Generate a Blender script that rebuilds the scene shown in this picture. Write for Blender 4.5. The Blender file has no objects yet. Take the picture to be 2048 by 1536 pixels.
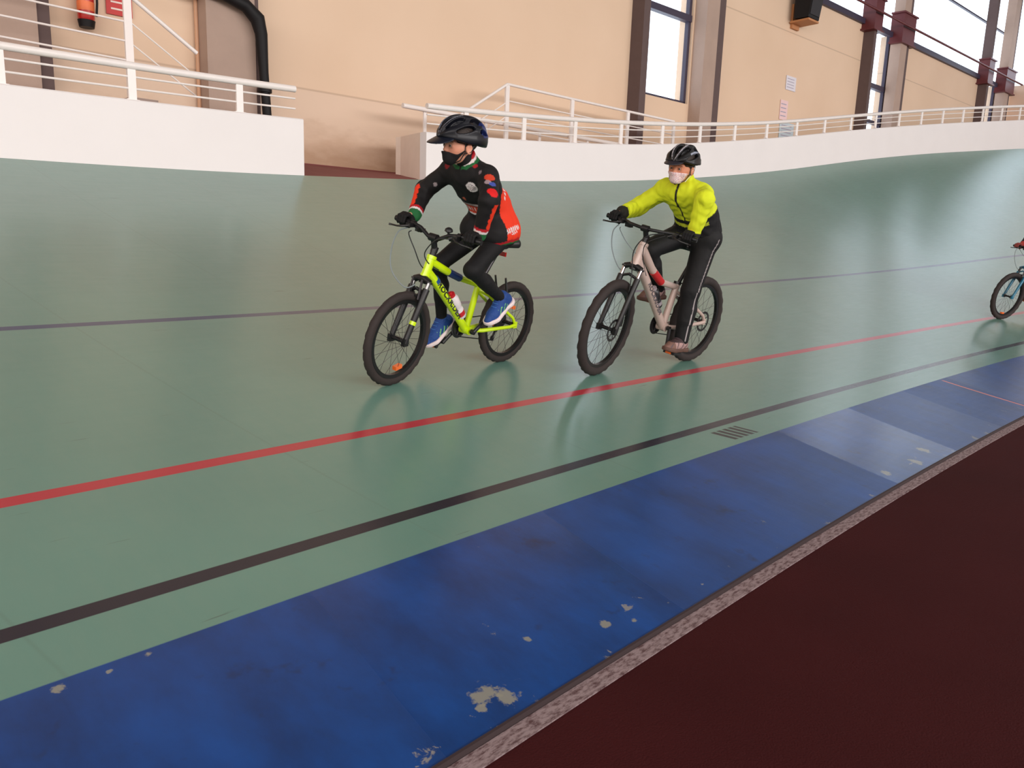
import bpy, bmesh, math, random
import numpy as np
from mathutils import Vector, Matrix
random.seed(7); np.random.seed(7)
sc = bpy.context.scene
COL = sc.collection
R_ = math.radians

# ------------------------------------------------------------------ camera
def cam_axes(pitch=10.5, roll=2.0, yaw=43.0):
    p, r, y = map(math.radians, (pitch, roll, yaw))
    F = Vector((math.cos(y)*math.cos(p), math.sin(y)*math.cos(p), -math.sin(p)))
    R0 = F.cross(Vector((0, 0, 1))).normalized(); U0 = R0.cross(F)
    return F, R0*math.cos(r)+U0*math.sin(r), -R0*math.sin(r)+U0*math.cos(r)
F_, Rt_, U_ = cam_axes()
cd = bpy.data.cameras.new('camera'); cam = bpy.data.objects.new('camera', cd); COL.objects.link(cam)
cd.sensor_width = 36; cd.lens = 36*1500/2048; cd.clip_end = 300; cd.clip_start = .05
cm = Matrix((Rt_, U_, -F_)).transposed().to_4x4(); cm.translation = Vector((0, 0, 1.173))
cam.matrix_world = cm
sc.camera = cam
sc.view_settings.view_transform = 'Standard'; sc.view_settings.look = 'None'
sc.view_settings.gamma = 1; sc.view_settings.use_curve_mapping = False
sc.view_settings.exposure = 0.0
sc.cycles.use_denoising = True
sc.cycles.max_bounces = 6; sc.cycles.diffuse_bounces = 4; sc.cycles.glossy_bounces = 3
sc.cycles.transparent_max_bounces = 8
# ------------------------------------------------------------------ daylight and added fill lights
wd = bpy.data.worlds.new('overcast_sky'); sc.world = wd; wd.use_nodes = True
bg = wd.node_tree.nodes['Background']
bg.inputs[0].default_value = (.78, .88, 1.0, 1); bg.inputs[1].default_value = 3.3
def area(name, loc, sx, sy, power, rot=(0, 0, 0), col=(1, .95, .9)):
    l = bpy.data.lights.new(name, 'AREA'); l.shape = 'RECTANGLE'; l.size = sx; l.size_y = sy
    l.energy = power; l.color = col
    o = bpy.data.objects.new(name, l); COL.objects.link(o); o.location = loc; o.rotation_euler = rot
    return o
area('roof_skylight', (8, -1.5, 10.2), 34, 1.6, 400)
area('roof_skylight', (6, -9.0, 10.2), 34, 1.6, 80)
area('front_fill_light', (4, -24, 6.5), 44, 5.0, 7800, rot=(R_(90), 0, 0), col=(1, .965, .95))  # added fill for surfaces facing the infield; the front wall has no windows
area('left_fill_light', (-11.6, -6, 6.0), 5.0, 22, 1750, rot=(0, R_(-90), 0), col=(1, .96, .94))  # unseen fill added to brighten the return wall's gap side

# ------------------------------------------------------------------ helpers
def link(o, parent=None):
    COL.objects.link(o)
    if parent is not None: o.parent = parent
    return o
def tag(o, label=None, cat=None, group=None, kind=None):
    if label: o['label'] = label
    if cat: o['category'] = cat
    if group: o['group'] = group
    if kind: o['kind'] = kind
    return o
def mesh_obj(name, V, Fc, mats, parent=None, smooth=False, mi=None, cols=None, uv=None):
    me = bpy.data.meshes.new(name)
    V = np.asarray(V, dtype=float)
    me.from_pydata([tuple(v) for v in V], [], [tuple(int(i) for i in f) for f in Fc])
    if not isinstance(mats, (list, tuple)): mats = [mats]
    for m in mats: me.materials.append(m)
    if mi is not None: me.polygons.foreach_set('material_index', np.asarray(mi, dtype=np.int32))
    if smooth: me.polygons.foreach_set('use_smooth', np.ones(len(me.polygons), dtype=bool))
    if cols is not None:
        a = me.color_attributes.new('Col', 'FLOAT_COLOR', 'POINT')
        c4 = np.ones((len(V), 4), dtype=np.float32); c4[:, :3] = cols
        a.data.foreach_set('color', c4.ravel())
    if uv is not None:
        l = me.uv_layers.new(name='UVMap')
        vi = np.zeros(len(me.loops), dtype=np.int32); me.loops.foreach_get('vertex_index', vi)
        l.data.foreach_set('uv', np.asarray(uv, dtype=np.float32)[vi].ravel())
    me.update()
    return link(bpy.data.objects.new(name, me), parent)
def empty(name, M=None):
    o = bpy.data.objects.new(name, None); COL.objects.link(o); o.empty_display_size = .1
    if M is not None: o.matrix_world = M
    return o
def srgb(r, g, b):
    f = lambda c: (c/255/12.92) if c/255 <= .04045 else ((c/255+.055)/1.055)**2.4
    return (f(r), f(g), f(b))

class MB:
    """collects simple solids into one mesh"""
    def __init__(s): s.V = []; s.F = []; s.m = []; s.mi = 0; s.tf = None
    def add(s, V, Fc):
        n = len(s.V)
        for v in V:
            v = Vector(v)
            s.V.append(tuple(s.tf(v) if s.tf else v))
        for f in Fc: s.F.append(tuple(i+n for i in f)); s.m.append(s.mi)
    def box(s, c, d, rot=None, bev=0):
        hx, hy, hz = [k/2 for k in d]
        V = [Vector((x, y, z)) for x in (-hx, hx) for y in (-hy, hy) for z in (-hz, hz)]
        if rot is not None: V = [rot @ v for v in V]
        V = [v+Vector(c) for v in V]
        s.add(V, [(0, 1, 3, 2), (4, 6, 7, 5), (0, 4, 5, 1), (2, 3, 7, 6), (0, 2, 6, 4), (1, 5, 7, 3)])
    def hexa(s, lo, hi):
        """prism between two quads (4 pts each)"""
        s.add(list(lo)+list(hi), [(3, 2, 1, 0), (4, 5, 6, 7), (0, 1, 5, 4), (1, 2, 6, 5), (2, 3, 7, 6), (3, 0, 4, 7)])
    def tube(s, pts, r, n=12, close=False, caps=True, flat=1.0, flatax=None):
        pts = [Vector(p) for p in pts]; N = len(pts)
        rs = r if isinstance(r, (list, tuple)) else [r]*N
        T = []
        for i in range(N):
            if close: t = pts[(i+1) % N]-pts[i-1]
            else: t = pts[min(i+1, N-1)]-pts[max(i-1, 0)]
            T.append(t.normalized())
        up = Vector((0, 0, 1)) if abs(T[0].z) < .9 else Vector((0, 1, 0))
        if flatax is not None: up = Vector(flatax)
        V = []; prev = None
        for i in range(N):
            if prev is None: a = (up-T[i]*up.dot(T[i])).normalized()
            else: a = (prev-T[i]*prev.dot(T[i])).normalized()
            prev = a; b = T[i].cross(a)
            for k in range(n):
                th = 2*math.pi*k/n
                V.append(pts[i]+a*(math.cos(th)*rs[i])+b*(math.sin(th)*rs[i]*flat))
        Fc = []
        for i in range(N if close else N-1):
            j = (i+1) % N
            for k in range(n):
                Fc.append((i*n+k, i*n+(k+1) % n, j*n+(k+1) % n, j*n+k))
        if caps and not close:
            Fc.append(tuple(range(n-1, -1, -1))); Fc.append(tuple((N-1)*n+k for k in range(n)))
        s.add(V, Fc)
    def lathe(s, prof, axis_o, axis, n=48, ref=None):
        """prof: list of (axial, radius)"""
        o = Vector(axis_o); ax = Vector(axis).normalized()
        a = Vector((0, 0, 1)) if abs(ax.z) < .9 else Vector((1, 0, 0))
        a = (a-ax*a.dot(ax)).normalized(); b = ax.cross(a)
        V = []
        for (h, r) in prof:
            for k in range(n):
                th = 2*math.pi*k/n
                V.append(o+ax*h+a*(r*math.cos(th))+b*(r*math.sin(th)))
        Fc = []
        for i in range(len(prof)-1):
            for k in range(n):
                Fc.append((i*n+k, i*n+(k+1) % n, (i+1)*n+(k+1) % n, (i+1)*n+k))
        closed = prof[0] == prof[-1]
        if prof[0][1] > 1e-6 and not closed: Fc.append(tuple(range(n-1, -1, -1)))
        if prof[-1][1] > 1e-6 and not closed: Fc.append(tuple((len(prof)-1)*n+k for k in range(n)))
        s.add(V, Fc)
    def build(s, name, mats, parent=None, smooth=True, angle=40):
        o = mesh_obj(name, s.V, s.F, mats, parent, smooth=smooth, mi=s.m)
        if smooth:
            o.data.set_sharp_from_angle(angle=R_(angle))
        return o

# ------------------------------------------------------------------ materials
def base_mat(name):
    m = bpy.data.materials.new(name); m.use_nodes = True
    return m, m.node_tree, m.node_tree.nodes['Principled BSDF']
def mat(name, col, rough=.5, metal=0., coat=0., noise=0., nscale=8., bump=0., bscale=60., spec=.5, coat_rough=.1):
    m, nt, b = base_mat(name); N = nt.nodes; L = nt.links
    b.inputs['Base Color'].default_value = (*col, 1); b.inputs['Roughness'].default_value = rough
    b.inputs['Metallic'].default_value = metal; b.inputs['Coat Weight'].default_value = coat
    b.inputs['Coat Roughness'].default_value = coat_rough
    b.inputs['Specular IOR Level'].default_value = spec
    tc = N.new('ShaderNodeTexCoord')
    n = N.new('ShaderNodeTexNoise'); n.inputs['Scale'].default_value = nscale; n.inputs['Detail'].default_value = 5
    L.new(tc.outputs['Object'], n.inputs['Vector'])
    mx = N.new('ShaderNodeMix'); mx.data_type = 'RGBA'
    k = noise if noise else .06
    mx.inputs['A'].default_value = (*[c*(1-k) for c in col], 1); mx.inputs['B'].default_value = (*[min(1, c*(1+k)) for c in col], 1)
    L.new(n.outputs['Fac'], mx.inputs['Factor']); L.new(mx.outputs['Result'], b.inputs['Base Color'])
    if bump:
        n2 = N.new('ShaderNodeTexNoise'); n2.inputs['Scale'].default_value = bscale; n2.inputs['Detail'].default_value = 4
        L.new(tc.outputs['Object'], n2.inputs['Vector'])
        bp = N.new('ShaderNodeBump'); bp.inputs['Strength'].default_value = bump; bp.inputs['Distance'].default_value = .01
        L.new(n2.outputs['Fac'], bp.inputs['Height']); L.new(bp.outputs['Normal'], b.inputs['Normal'])
    return m
def vmat(name, rough=.7, bump=0., bscale=30., coat=0., sheen=0., stretch=(1, 1, 1), spec=.4):
    """material whose pattern comes from the Col attribute (cloth prints)"""
    m, nt, b = base_mat(name); N = nt.nodes; L = nt.links
    a = N.new('ShaderNodeAttribute'); a.attribute_name = 'Col'
    L.new(a.outputs['Color'], b.inputs['Base Color']); b.inputs['Roughness'].default_value = rough
    b.inputs['Coat Weight'].default_value = coat; b.inputs['Sheen Weight'].default_value = sheen
    b.inputs['Specular IOR Level'].default_value = spec
    if bump:
        tc = N.new('ShaderNodeTexCoord'); mp = N.new('ShaderNodeMapping'); mp.inputs['Scale'].default_value = stretch
        n2 = N.new('ShaderNodeTexNoise'); n2.inputs['Scale'].default_value = bscale; n2.inputs['Detail'].default_value = 2
        n2.inputs['Distortion'].default_value = .6
        L.new(tc.outputs['Object'], mp.inputs['Vector']); L.new(mp.outputs['Vector'], n2.inputs['Vector'])
        bp = N.new('ShaderNodeBump'); bp.inputs['Strength'].default_value = bump; bp.inputs['Distance'].default_value = .03
        L.new(n2.outputs['Fac'], bp.inputs['Height']); L.new(bp.outputs['Normal'], b.inputs['Normal'])
    return m
class NG:
    """tiny node-graph helper"""
    def __init__(s, nt): s.nt = nt; s.N = nt.nodes; s.L = nt.links
    def math(s, op, a, b=None, c=None, clamp=False):
        n = s.N.new('ShaderNodeMath'); n.operation = op; n.use_clamp = clamp
        for i, v in enumerate((a, b, c)):
            if v is None: continue
            if isinstance(v, (int, float)): n.inputs[i].default_value = v
            else: s.L.new(v, n.inputs[i])
        return n.outputs[0]
    def mix(s, f, a, b):
        n = s.N.new('ShaderNodeMix'); n.data_type = 'RGBA'
        for k, v in (('Factor', f), ('A', a), ('B', b)):
            if isinstance(v, (int, float)): n.inputs[k].default_value = v
            elif isinstance(v, tuple): n.inputs[k].default_value = (*v, 1) if len(v) == 3 else v
            else: s.L.new(v, n.inputs[k])
        return n.outputs['Result']
    def noise(s, vec, scale, detail=3, rough=.5, dist=0):
        n = s.N.new('ShaderNodeTexNoise'); n.inputs['Scale'].default_value = scale; n.inputs['Detail'].default_value = detail
        n.inputs['Roughness'].default_value = rough; n.inputs['Distortion'].default_value = dist
        s.L.new(vec, n.inputs['Vector']); return n.outputs['Fac']
    def map(s, vec, sc_=(1, 1, 1), rot=(0, 0, 0), loc=(0, 0, 0)):
        n = s.N.new('ShaderNodeMapping'); n.inputs['Scale'].default_value = sc_; n.inputs['Rotation'].default_value = rot
        n.inputs['Location'].default_value = loc; s.L.new(vec, n.inputs['Vector']); return n.outputs[0]
    def step(s, v, edge, w=.002):   # smooth 0->1 around edge
        n = s.N.new('ShaderNodeMapRange'); n.inputs['From Min'].default_value = edge-w; n.inputs['From Max'].default_value = edge+w
        s.L.new(v, n.inputs['Value']); return n.outputs[0]
    def band(s, v, a, b, w=.002):
        return s.math('MULTIPLY', s.step(v, a, w), s.math('SUBTRACT', 1., s.step(v, b, w)))

# ------------------------------------------------------------------ the track
YI = 1.139; UW = 6.361
KX = [-8, 1.75, 4.6, 8, 12.8, 19.5, 28, 40]; KV = [.912, .927, .992, 1.102, 1.352, 1.935, 2.5, 2.8]
SM = np.array([-2.4, -1.6, -.8, 0, .8, 1.6, 2.4])
def kf(X): return float(np.interp(X+SM, KX, KV).mean())
def yin(X): return YI-0.0045*max(0, X-1)**2
def zs(X, u): u = max(0, u); return kf(X)*(.175*u+.018*u*u)
def ztrack(X, Y): return zs(X, Y-yin(X))
def yout(X): return yin(X)+UW
def edge(X, off=0., dz=0.): return Vector((X, yout(X)+off, zs(X, UW)+dz))

GREEN = srgb(95, 137, 125); BLUE = srgb(2, 60, 126)
def track_material():
    m, nt, b = base_mat('painted_track'); g = NG(nt)
    uvn = nt.nodes.new('ShaderNodeUVMap'); uvn.uv_map = 'UVMap'; UV = uvn.outputs[0]
    sp = nt.nodes.new('ShaderNodeSeparateXYZ'); nt.links.new(UV, sp.inputs[0]); X, U = sp.outputs[0], sp.outputs[1]
    mott = g.noise(UV, .9, 4, .6); fine = g.noise(g.map(UV, (3, .8, 1)), 6, 4, .6)
    gr = g.mix(mott, tuple(c*.82 for c in GREEN), tuple(c*1.13 for c in GREEN))
    gr = g.mix(g.math('MULTIPLY', fine, .3), gr, srgb(124, 142, 126))
    # dark streaky scuffs along the track, rare
    sc1 = g.noise(g.map(UV, (2.2, 26, 1), (0, 0, .12)), 1.6, 3, .5)
    scm = g.math('MULTIPLY', g.step(sc1, .73, .03), g.step(g.noise(UV, 2.3, 2), .5, .06))
    gr = g.mix(g.math('MULTIPLY', scm, .55), gr, srgb(70, 84, 78))
    # board joints across the track
    fr = g.math('FRACT', g.math('DIVIDE', g.math('ADD', X, g.math('MULTIPLY', U, .18)), 1.22))
    jn = g.math('MULTIPLY', g.band(fr, .496, .504, .003), g.step(g.noise(UV, 1.1, 2), .45, .1))
    gr = g.mix(g.math('MULTIPLY', jn, .18), gr, srgb(80, 98, 88))
    bl = g.mix(g.step(g.noise(g.map(UV, (1.3, .7, 1), (0, 0, .3)), 3.0, 6, .65), .5, .22), tuple(c*.60 for c in BLUE), tuple(c*1.35 for c in BLUE))
    dk = g.step(g.noise(g.map(UV, (1, 1, 1), (0, 0, 0), (3.1, .4, 0)), 5, 4, .65), .66, .05)
    bl = g.mix(g.math('MULTIPLY', dk, .7), bl, srgb(18, 32, 66))
    # worn spots of bare primer near the inner edge
    w1 = g.noise(g.map(UV, (1, 1, 1), (0, 0, .3)), 9, 5, .65, .6)
    near = g.math('SUBTRACT', 1., g.step(U, .16, .14))
    bl = g.mix(g.math('MULTIPLY', g.step(g.math('ADD', w1, g.math('MULTIPLY', near, .085)), .73, .015), .8), bl, srgb(140, 136, 128))
    for (sx, su, r) in ((1.27, .105, .042), (1.31, .065, .034), (1.23, .07, .018), (1.80, .112, .018), (1.54, .20, .012), (1.90, .07, .013), (5.0, .12, .045), (4.7, .07, .04), (4.3, .10, .035), (.45, .694, .018), (.66, .70, .012), (.56, .69, .010)):
        dx = g.math('SUBTRACT', X, sx); du = g.math('SUBTRACT', U, su)
        dd = g.math('SQRT', g.math('ADD', g.math('MULTIPLY', dx, dx), g.math('MULTIPLY', du, du)))
        dd = g.math('ADD', dd, g.math('MULTIPLY', g.math('SUBTRACT', g.noise(UV, 24, 3, .7), .5), r*3.2))
        bl = g.mix(g.math('MULTIPLY', g.math('SUBTRACT', 1., g.step(dd, r*.75, r*.2)), .85), bl, srgb(140, 138, 124))
    col = g.mix(g.math('SUBTRACT', 1., g.step(U, .722, .0025)), gr, bl)
    col = g.mix(g.band(U, .920, .975, .0015), col, srgb(24, 26, 42))
    col = g.mix(g.band(U, 1.573, 1.632, .0015), col, srgb(172, 40, 56))
    col = g.mix(g.band(U, 3.140, 3.190, .0015), col, srgb(52, 66, 96))
    # short painted tally strokes beside the black line
    tf = g.math('FRACT', g.math('DIVIDE', g.math('SUBTRACT', g.math('ADD', X, g.math('MULTIPLY', U, .55)), 4.27), .062))
    tm = g.math('MULTIPLY', g.band(U, .765, .885, .004), g.band(g.math('ADD', X, g.math('MULTIPLY', U, .55)), 4.27, 4.27+.062*4.6, .002))
    col = g.mix(g.math('MULTIPLY', tm, g.band(tf, .15, .80, .03)), col, srgb(10, 12, 18))
    # thin orange line across the blue apron
    xo = g.math('ADD', X, g.math('MULTIPLY', g.math('SUBTRACT', U, .1), .07))
    om = g.math('MULTIPLY', g.band(xo, 7.295, 7.325, .003), g.math('SUBTRACT', 1., g.step(U, .70, .01)))
    col = g.mix(om, col, srgb(214, 110, 90))
    nt.links.new(col, b.inputs['Base Color'])
    rg = g.math('ADD', .34, g.math('MULTIPLY', g.noise(g.map(UV, (1.5, 9, 1)), 2.5, 4, .6), .16))
    # the apron is made of separately laid panels with slightly different gloss
    nt.links.new(rg, b.inputs['Roughness'])
    b.inputs['Specular IOR Level'].default_value = .12
    b.inputs['Coat Weight'].default_value = 1.; b.inputs['Coat IOR'].default_value = 1.45
    wn_ = nt.nodes.new('ShaderNodeTexWhiteNoise'); wn_.noise_dimensions = '1D'
    nt.links.new(g.math('FLOOR', g.math('DIVIDE', g.math('ADD', X, g.math('MULTIPLY', U, -.12)), 1.05)), wn_.inputs['W'])
    apr = g.math('SUBTRACT', 1., g.step(U, .722, .0025))
    nt.links.new(g.math('ADD', .235, g.math('MULTIPLY', g.math('MULTIPLY', wn_.outputs['Value'], apr), .22)), b.inputs['Coat Roughness'])
    bp = nt.nodes.new('ShaderNodeBump'); bp.inputs['Strength'].default_value = .25; bp.inputs['Distance'].default_value = .004
    hh = g.noise(g.map(UV, (7, .6, 1), (0, 0, .15)), 3.0, 4, .6)
    nt.links.new(hh, bp.inputs['Height']); nt.links.new(bp.outputs[0], b.inputs['Normal'])
    return m
def build_track():
    Xs = np.arange(-7, 33.6, .2); Us = np.concatenate([[0], np.linspace(.05, .75, 8), np.linspace(.85, UW, 34)])
    V = []; UV = []
    for X in Xs:
        for u in Us:
            V.append((X, yin(X)+u, zs(X, u))); UV.append((X, u))
    n = len(Us); Fc = [(i*n+j, (i+1)*n+j, (i+1)*n+j+1, i*n+j+1) for i in range(len(Xs)-1) for j in range(n-1)]
    o = mesh_obj('track', V, Fc, track_material(), smooth=True, uv=UV)
    tag(o, 'green banked wooden cycling track with blue inner apron and painted lines', kind='structure')
build_track()

# infield floor and its white border line
m_red = mat('infield_red', srgb(60, 20, 22), rough=.85, noise=.25, nscale=1.6, bump=.3, bscale=180, spec=.1)
def plane_strip(name, Xs, f0, f1, m, kind='structure'):
    V = []; Fc = []
    for i, X in enumerate(Xs):
        V += [f0(X), f1(X)]
        if i: Fc.append((2*i-2, 2*i-1, 2*i+1, 2*i))
    Fc = [tuple(reversed(f)) for f in Fc]
    return tag(mesh_obj(name, V, Fc, m), kind=kind)
fl = mesh_obj('floor', [(-12, -26, -.012), (36, -26, -.012), (36, 10, -.012), (-12, 10, -.012)], [(0, 1, 2, 3)], m_red); tag(fl, kind='structure')
def white_line():
    m, nt, b = base_mat('white_border_paint'); g = NG(nt)
    tc = nt.nodes.new('ShaderNodeTexCoord'); P = tc.outputs['Object']
    wear = g.step(g.noise(g.map(P, (14, 40, 1), (0, 0, .1)), 2.0, 4, .7), .54, .10)
    c = g.mix(wear, srgb(150, 132, 134), srgb(88, 64, 66))
    nt.links.new(c, b.inputs['Base Color']); b.inputs['Roughness'].default_value = .7
    b.inputs['Specular IOR Level'].default_value = .2
    V = []; Fc = []
    Xs = np.arange(-7, 33.6, .25)
    for i, X in enumerate(Xs):
        y = yin(X)
        V += [(X, y-.068, -.011), (X, y-.012, -.011), (X, y-.068, -.007), (X, y-.012, -.007)]
        if i:
            a = 4*i-4; c_ = 4*i
            Fc += [(a+2, c_+2, c_+3, a+3), (a, c_, c_+2, a+2), (a+3, c_+3, c_+1, a+1)]
    tag(mesh_obj('trim_1', V, Fc, m), kind='structure')
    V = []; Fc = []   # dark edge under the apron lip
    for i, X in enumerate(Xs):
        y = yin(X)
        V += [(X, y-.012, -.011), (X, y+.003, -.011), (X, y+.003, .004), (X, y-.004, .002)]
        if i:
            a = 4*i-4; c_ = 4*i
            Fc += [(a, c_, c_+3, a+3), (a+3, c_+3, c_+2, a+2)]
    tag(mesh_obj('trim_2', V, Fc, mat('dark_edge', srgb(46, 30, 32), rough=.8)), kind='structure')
white_line()

# ------------------------------------------------------------------ barrier
m_white = mat('barrier_white', srgb(238, 232, 231), rough=.55, noise=.03, nscale=2)
m_rail = mat('rail_white', srgb(242, 234, 230), rough=.35, noise=.03)
BX = [-8, 4.6, 6.3, 9.5, 12.5, 14.7, 19.7, 25.7, 33]; BH = [.56, .60, .565, .53, .60, .63, .67, .78, .85]
RX = [-8, 4.6, 6.3, 10, 14.7, 19, 25.5, 33]; RH = [.87, .90, .87, .88, .91, .97, 1.15, 1.25]
def bh(X): return float(np.interp(X+SM*.8, BX, BH).mean())
def rh(X): return float(np.interp(X+SM*.8, RX, RH).mean())
def barrier(name, x0, x1, label, ret=None):
    Xs = np.arange(x0, x1+.001, (x1-x0)/max(2, int((x1-x0)/.3)))
    V = []; Fc = []
    for i, X in enumerate(Xs):
        z0 = zs(X, UW)-.35; z1 = zs(X, UW)+bh(X); y = yout(X)
        V += [(X, y, z0), (X, y, z1-.012), (X, y+.012, z1), (X, y+.108, z1), (X, y+.12, z1-.012), (X, y+.12, z0)]
        if i:
            for k in range(5): a = 6*(i-1)+k; b = 6*i+k; Fc.append((a, b, b+1, a+1))
    n = len(V); Fc.append((5, 4, 3, 2, 1, 0)); Fc.append(tuple(n-6+k for k in range(6)))
    Fc = [tuple(reversed(f)) for f in Fc]
    o = mesh_obj(name, V, Fc, m_white)
    tag(o, label, kind='structure')
    return o
barrier('wall_barrier_left', -7, 4.56, 'low white barrier wall left of the gap')
barrier('wall_barrier_right', 6.22, 33, 'low white barrier wall right of the gap following the bend')
# return wall and second low wall behind the right barrier
b_ = MB()
y0 = yout(6.2); zt = zs(6.3, UW)
b_.hexa([(6.22, y0+.12, zt-.35), (6.34, y0+.12, zt-.35), (6.62, y0+.86, zt-.35), (6.50, y0+.86, zt-.35)],
        [(6.22, y0+.12, zt+.565), (6.34, y0+.12, zt+.565), (6.62, y0+.86, zt+.60), (6.50, y0+.86, zt+.60)])
b_.hexa([(6.50, y0+.86, zt-.35), (12.2, yout(12.2)+.80, zt-.35), (12.2, yout(12.2)+.90, zt-.35), (6.50, y0+.96, zt-.35)],
        [(6.50, y0+.86, zt+.60), (12.2, yout(12.2)+.80, zt+.9), (12.2, yout(12.2)+.90, zt+.9), (6.50, y0+.96, zt+.60)])
tag(b_.build('wall_return', mat('return_cream', srgb(246, 230, 216), rough=.6), smooth=False), 'cream end wall closing the right barrier beside the gap', kind='structure')

def railing(name, x0, x1, posts, label, off=.06, group=None):
    root = empty(name, Matrix.Translation(edge(x0, off, bh(x0)))); M = root.matrix_world.inverted()
    tag(root, label, 'railing', group)
    Xs = np.arange(x0, x1+.01, (x1-x0)/max(3, int((x1-x0)/.4)))
    b = MB(); b.tf = lambda v: M @ v
    b.tube([edge(X, off, rh(X)) for X in Xs], .034, 14); b.build('handrail', m_rail, root)
    for fr in (.34, .68):
        b = MB(); b.tf = lambda v: M @ v
        b.tube([edge(X, off, bh(X)+fr*(rh(X)-bh(X))) for X in Xs[:]], .0095, 8); b.build('rod', m_rail, root)
    for X in posts:
        b = MB(); b.tf = lambda v: M @ v
        w = .035
        lo = [edge(X-w, off-.01, bh(X)-.002), edge(X+w, off-.01, bh(X)-.002), edge(X+w, off+.012, bh(X)-.002), edge(X-w, off+.012, bh(X)-.002)]
        hi = [edge(X-w, off-.01, rh(X)-.02), edge(X+w, off-.01, rh(X)-.02), edge(X+w, off+.012, rh(X)-.02), edge(X-w, off+.012, rh(X)-.02)]
        b.hexa(lo, hi); b.box(edge(X, off, bh(X)+.004), (.11, .05, .008)); b.build('post', m_rail, root, smooth=False)
    return root
railing('barrier_railing', -6.9, 4.50, [-6.4, -5.37, -4.34, -3.31, -2.28, -1.25, -.22, .8, 1.82, 2.85, 3.88], 'white tube railing on the low barrier left of the gap')
railing('barrier_railing', 6.27, 32.9, [6.9+1.035*i for i in range(25)], 'long white tube railing on the barrier right of the gap, curving with the bend')

# upper fences on the spectator platform (level rails)
def level_fence(xs, zlist, posts, diag, label, off=.8, ztop=3.48, zlow=2.45):
    x0 = xs[0]
    root = empty('platform_fence', Matrix.Translation(Vector((x0, yout(x0)+off, zlow)))); M = root.matrix_world.inverted()
    tag(root, label, 'fence')
    XX = np.linspace(xs[0], xs[1], max(3, int(abs(xs[1]-xs[0])/.5)))
    P = lambda X, z: Vector((X, yout(X)+off, z))
    def nb():
        b = MB(); b.tf = lambda v: M @ v; return b
    b = nb(); b.tube([P(X, ztop) for X in XX], .021, 12); b.build('top_rail', m_rail, root)
    for z in zlist:
        b = nb(); b.tube([P(X, z) for X in XX], .010, 8); b.build('rod', m_rail, root)
    for X in posts:
        b = nb(); b.box((X, yout(X)+off, (ztop+zlow)/2-.01), (.075, .03, ztop-zlow-.0)); b.build('post', m_rail, root, smooth=False)
    (xa, za), (xb, zb) = diag
    b = nb(); b.tube([P(xa, za), P(xb, zb)], .021, 12); b.build('stair_handrail', m_rail, root)
    for dz in (.25, .45):
        b = nb(); b.tube([P(xa, za-dz), P(xb, zb-dz)], .008, 8); b.build('stair_rod', m_rail, root)
    return root
level_fence((-5, 3.12), (3.21, 3.03, 2.85), (-4.0, -2.2, -.4, 1.4, 3.12), ((3.12, 3.48), (3.80, 3.05)), 'white rail fence and stair handrail behind the barrier left of the gap')
level_fence((8.32, 12.35), (3.25, 3.05, 2.85), (8.32, 9.71, 11.08, 12.35), ((8.32, 3.48), (7.45, 2.93)), 'white rail fence and stair handrail behind the barrier right of the gap')
# lower handrail behind the return wall
b_ = MB(); pr = [Vector((X, yout(X)+.86, 2.93)) for X in np.linspace(6.52, 12.0, 8)]
root = empty('rear_handrail', Matrix.Translation(pr[0])); tag(root, 'white level handrail on the second low wall behind the right barrier', 'railing')
Mi = root.matrix_world.inverted(); b_.tf = lambda v: Mi @ v
b_.tube(pr, .032, 12); b_.build('handrail', m_rail, root)
for X in (6.9, 8.0, 9.1, 10.2, 11.3):
    b_ = MB(); b_.tf = lambda v: Mi @ v; zt2 = zt+.60+(X-6.5)/5.7*.3
    b_.box((X, yout(X)+.88, (2.93+zt2)/2-.01), (.05, .02, 2.93-zt2)); b_.build('post', m_rail, root, smooth=False)

# walkway behind the barrier, stairs and ramp in the gap
WY0 = 9.6; WM = math.tan(R_(-5.83))
def wy(X, inn=0.): return WY0+WM*X-inn
m_walk = mat('walkway_concrete', srgb(170, 150, 140), rough=.8, noise=.1)
def slab(name, x0, x1, f0, f1, zf, m, th=.25, n=8):
    V = []; Fc = []
    for i in range(n+1):
        X = x0+(x1-x0)*i/n; z0, z1 = zf(X)
        V += [(X, f0(X), z0-th), (X, f0(X), z0), (X, f1(X), z1), (X, f1(X), z1-th)]
        if i:
            a = 4*i-4; b = 4*i
            for k in range(3): Fc.append((a+k, b+k, b+k+1, a+k+1))
    Fc += [(3, 2, 1, 0), (4*n, 4*n+1, 4*n+2, 4*n+3)]
    Fc = [tuple(reversed(f)) for f in Fc]
    return tag(mesh_obj(name, V, Fc, m), kind='structure')
slab('floor_platform_left', -7, 3.0, lambda X: yout(X)+.12, lambda X: wy(X), lambda X: (2.2, 2.45), m_walk)
slab('floor_platform_right', 8.45, 14.5, lambda X: yout(X)+.14, lambda X: wy(X), lambda X: (2.30, 2.45), m_walk)
slab('floor_platform_bend', 14.5, 31, lambda X: yout(X)+.14, lambda X: max(yout(X)+.5, wy(X)), lambda X: (zs(X, UW)-.05, zs(X, UW)), m_walk, n=16)
m_dred = mat('passage_red', srgb(128, 62, 62), rough=.7, noise=.12)
slab('floor_passage', 3.0, 8.45, lambda X: yout(X)-.0, lambda X: wy(X), lambda X: (zs(X, UW)-.015, 2.125), m_dred)
st = MB()
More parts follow.
